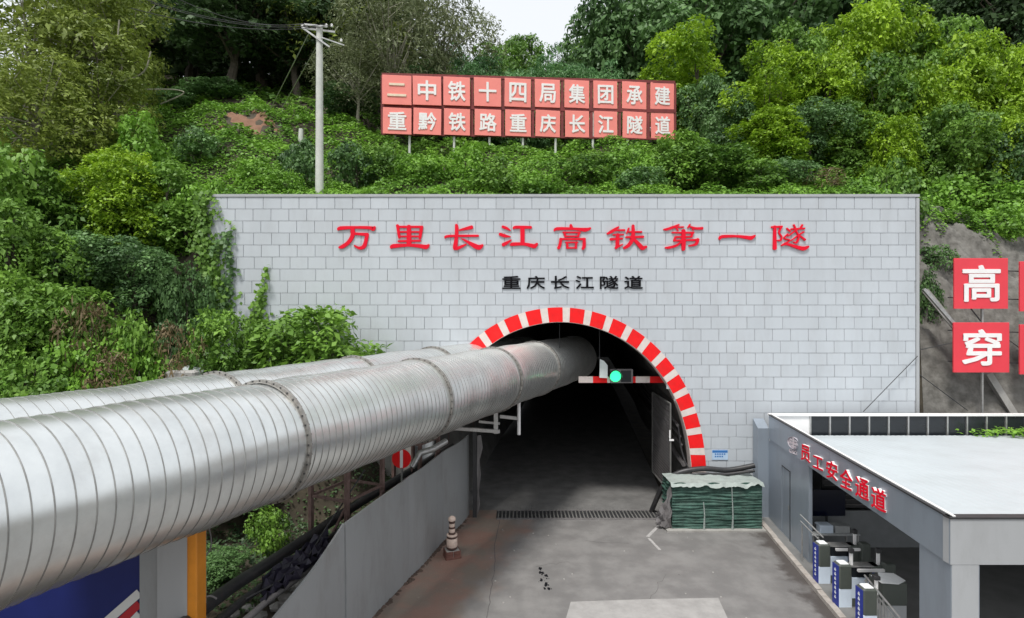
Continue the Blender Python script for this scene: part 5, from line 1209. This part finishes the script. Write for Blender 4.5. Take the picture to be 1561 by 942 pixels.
# --- ground cover (uncountable): leaves over the slope
def cover(name, x0, x1, y0, y1, dens, size, m_, label, zfn, amp=.35, mask=None, keepz=None):
    n = int((x1-x0)*(y1-y0)*dens); X = rng.uniform(x0,x1,n); Y = rng.uniform(y0,y1,n)
    if mask is not None:
        k = np.array([mask(a, b_) for a, b_ in zip(X, Y)]); X, Y = X[k], Y[k]; n = len(X)
    Z = np.array([zfn(a, b_) for a, b_ in zip(X, Y)]); mound = np.clip(np.sin(X*1.7+np.sin(Y*1.3)*2)*np.sin(Y*2.1+np.sin(X*.9)*2),-.2,1)*amp + np.sin(X*5.1+Y*3)*.06
    Z = Z + np.maximum(mound,0) + rng.random(n)*.22 + .02
    t = .25+.5*rng.random(n)+.25*np.sin(X*.8+Y*.5)*np.sin(X*.3-Y*.9)
    Nn = np.tile(np.array([[0,-.45,.9]]),(n,1)); C = np.stack([X,Y,Z],1)
    o = put(name, leaf_mesh(name, C, Nn, size*(.6+.8*rng.random(n)), t, m_, .15, .6, .5)); return tag(o, label, 'ground cover', kind='stuff')
cover('ground_cover', -22, 14.2, 19.1, 24, 420, .13, M['L_cover'], 'bright green creeping plants covering the slope above the tiled wall', hill, mask=lambda a, b_: a > -1.02*b_)
cover('ground_cover', -28, 30, 24, 33, 170, .19, M['L_cover'], 'bright green undergrowth farther up the slope around the hillside sign', hill, .5, mask=lambda a, b_: abs(a) < .98*b_ and not (((a+13.6)/1.7)**2+((b_-28.7)/.9)**2 < .7+.35*math.sin(a*5+b_*3)))
cover('ground_cover', 13.7, 27, 20.4, 25, 420, .14, M['L_cover'], 'ivy spreading over the upper edge of the rock slope', rockfn, .25, mask=lambda a, b_: b_ > 20.7 + min(1.7,max(0,(a-14.2))*1.1) + .35*math.sin(a*2.9) + .25*math.sin(a*7+b_*3))
cover('ground_cover', -34, 34, 33, 46, 40, .3, M['L_mid'], 'dim leafy undergrowth between the trees up the hill', hill, .6)
cover('ground_cover', -22, -9.6, 12.5, 19.1, 330, .14, M['L_mid'], 'green creepers over the left bank below the big shrubs', bank, .3, mask=lambda a, b_: a > -1.05*b_)
cover('ground_cover', -9.6, -3.2, 10.5, 18.55, 220, .09, M['L_dark'], 'creepers with shade-dark leaves on the ledge beneath the ducts', bank, .15, mask=lambda a, b_: a < xl(b_) - 1.3)  # shade under the ducts is put into the dark leaf colour
# roof moss-like creeper at the far right of the passage roof
def roofz(x, y): return RZ-.02+(RZR-RZ)*(y-YF)/(RYR-YF)
cover('roof_creeper', 14.2, 17.6, 16.6, 17.9, 260, .13, M['L_cover'], 'green creeper spreading on the far right of the white roof', roofz, .05, mask=lambda a, b_: b_ > 17.95 - (a-14.2)*.42 + .2*math.sin(a*7))
# ivy on the left end of the tiled wall and the two climbing tongues
def ivy(label, path, dens, size, m_):
    C = []; 
    for (a, c_) in zip(path[:-1], path[1:]):
        L = math.hypot(c_[0]-a[0], c_[1]-a[1])/S; n = int(L*dens*(a[2]+c_[2])/2/S*2)
        t = rng.random(n); w_ = (a[2] + (c_[2]-a[2])*t)*(1+.35*np.sin(t*9)); px = a[0]+(c_[0]-a[0])*t + rng.normal(0,.42,n)*w_; py = a[1]+(c_[1]-a[1])*t + rng.normal(0,2,n)
        C.append(np.stack([(px-780.5)/S, WY-.03-rng.random(n)**2*.28, H-(py-470.5)/S],1))
    C = np.concatenate(C); n = len(C); Nn = np.tile(np.array([[0,-1.0,.25]]),(n,1)); cl = .3+.4*rng.random(n)
    o = put('ivy', leaf_mesh('ivy', C, Nn, size*(.6+.8*rng.random(n)), cl, m_, .5, .8, .1)); return tag(o, label, 'ivy')
ivy('thick ivy overhanging the left end of the tiled wall', [(312,292,16),(308,330,12),(316,370,22),(326,410,24),(332,450,22),(332,490,34)], 300, .15, M['L_mid'])
ivy('ivy tongue reaching right over the first tile columns', [(325,388,8),(338,372,8),(350,358,7),(352,352,5)], 300, .15, M['L_deep'])
ivy('ivy strand hanging down beside the first tile columns', [(352,365,5),(350,395,6),(352,412,7),(347,440,9),(342,470,12)], 280, .15, M['L_deep'])
ivy('slender ivy climbing to a point left of the large wall bush', [(408,405,2),(405,430,5),(398,455,9),(392,480,18),(385,520,30)], 320, .14, M['L_mid'])
ivy('sparse ivy on the upper left corner of the tiled wall', [(330,300,10),(334,330,6),(362,345,2),(352,352,3)], 120, .12, M['L_mid'])
# trailing vines and bare twigs in the tangled trees
random.seed(9)
for i, (pts, lb) in enumerate(([[(182,30,25),(180,60,25),(186,90,25),(184,120,25)],'bare pale stem hanging straight in the tangled trees'],[[(230,78,25),(222,105,25),(205,118,25),(182,124,25)],'curved bare branch bowing out of the tangled trees'],[[(140,55,24),(148,90,24),(150,140,24),(158,190,24)],'dark bare stem rising through the tangled trees'],[[(215,136,27),(262,136,28),(280,142,28),(245,158,28)],'thin bent bare twig over the dark hollow'])):
    hose(lb, [PX(*p) for p in pts], .035, M['palebark'] if i != 2 else M['bark'], 'branch', name='bare_branch')
wood = [(418,34,.22),(446,33,.16),(350,35,.2),(290,36,.22),(1385,33,.2),(1120,36,.16)]
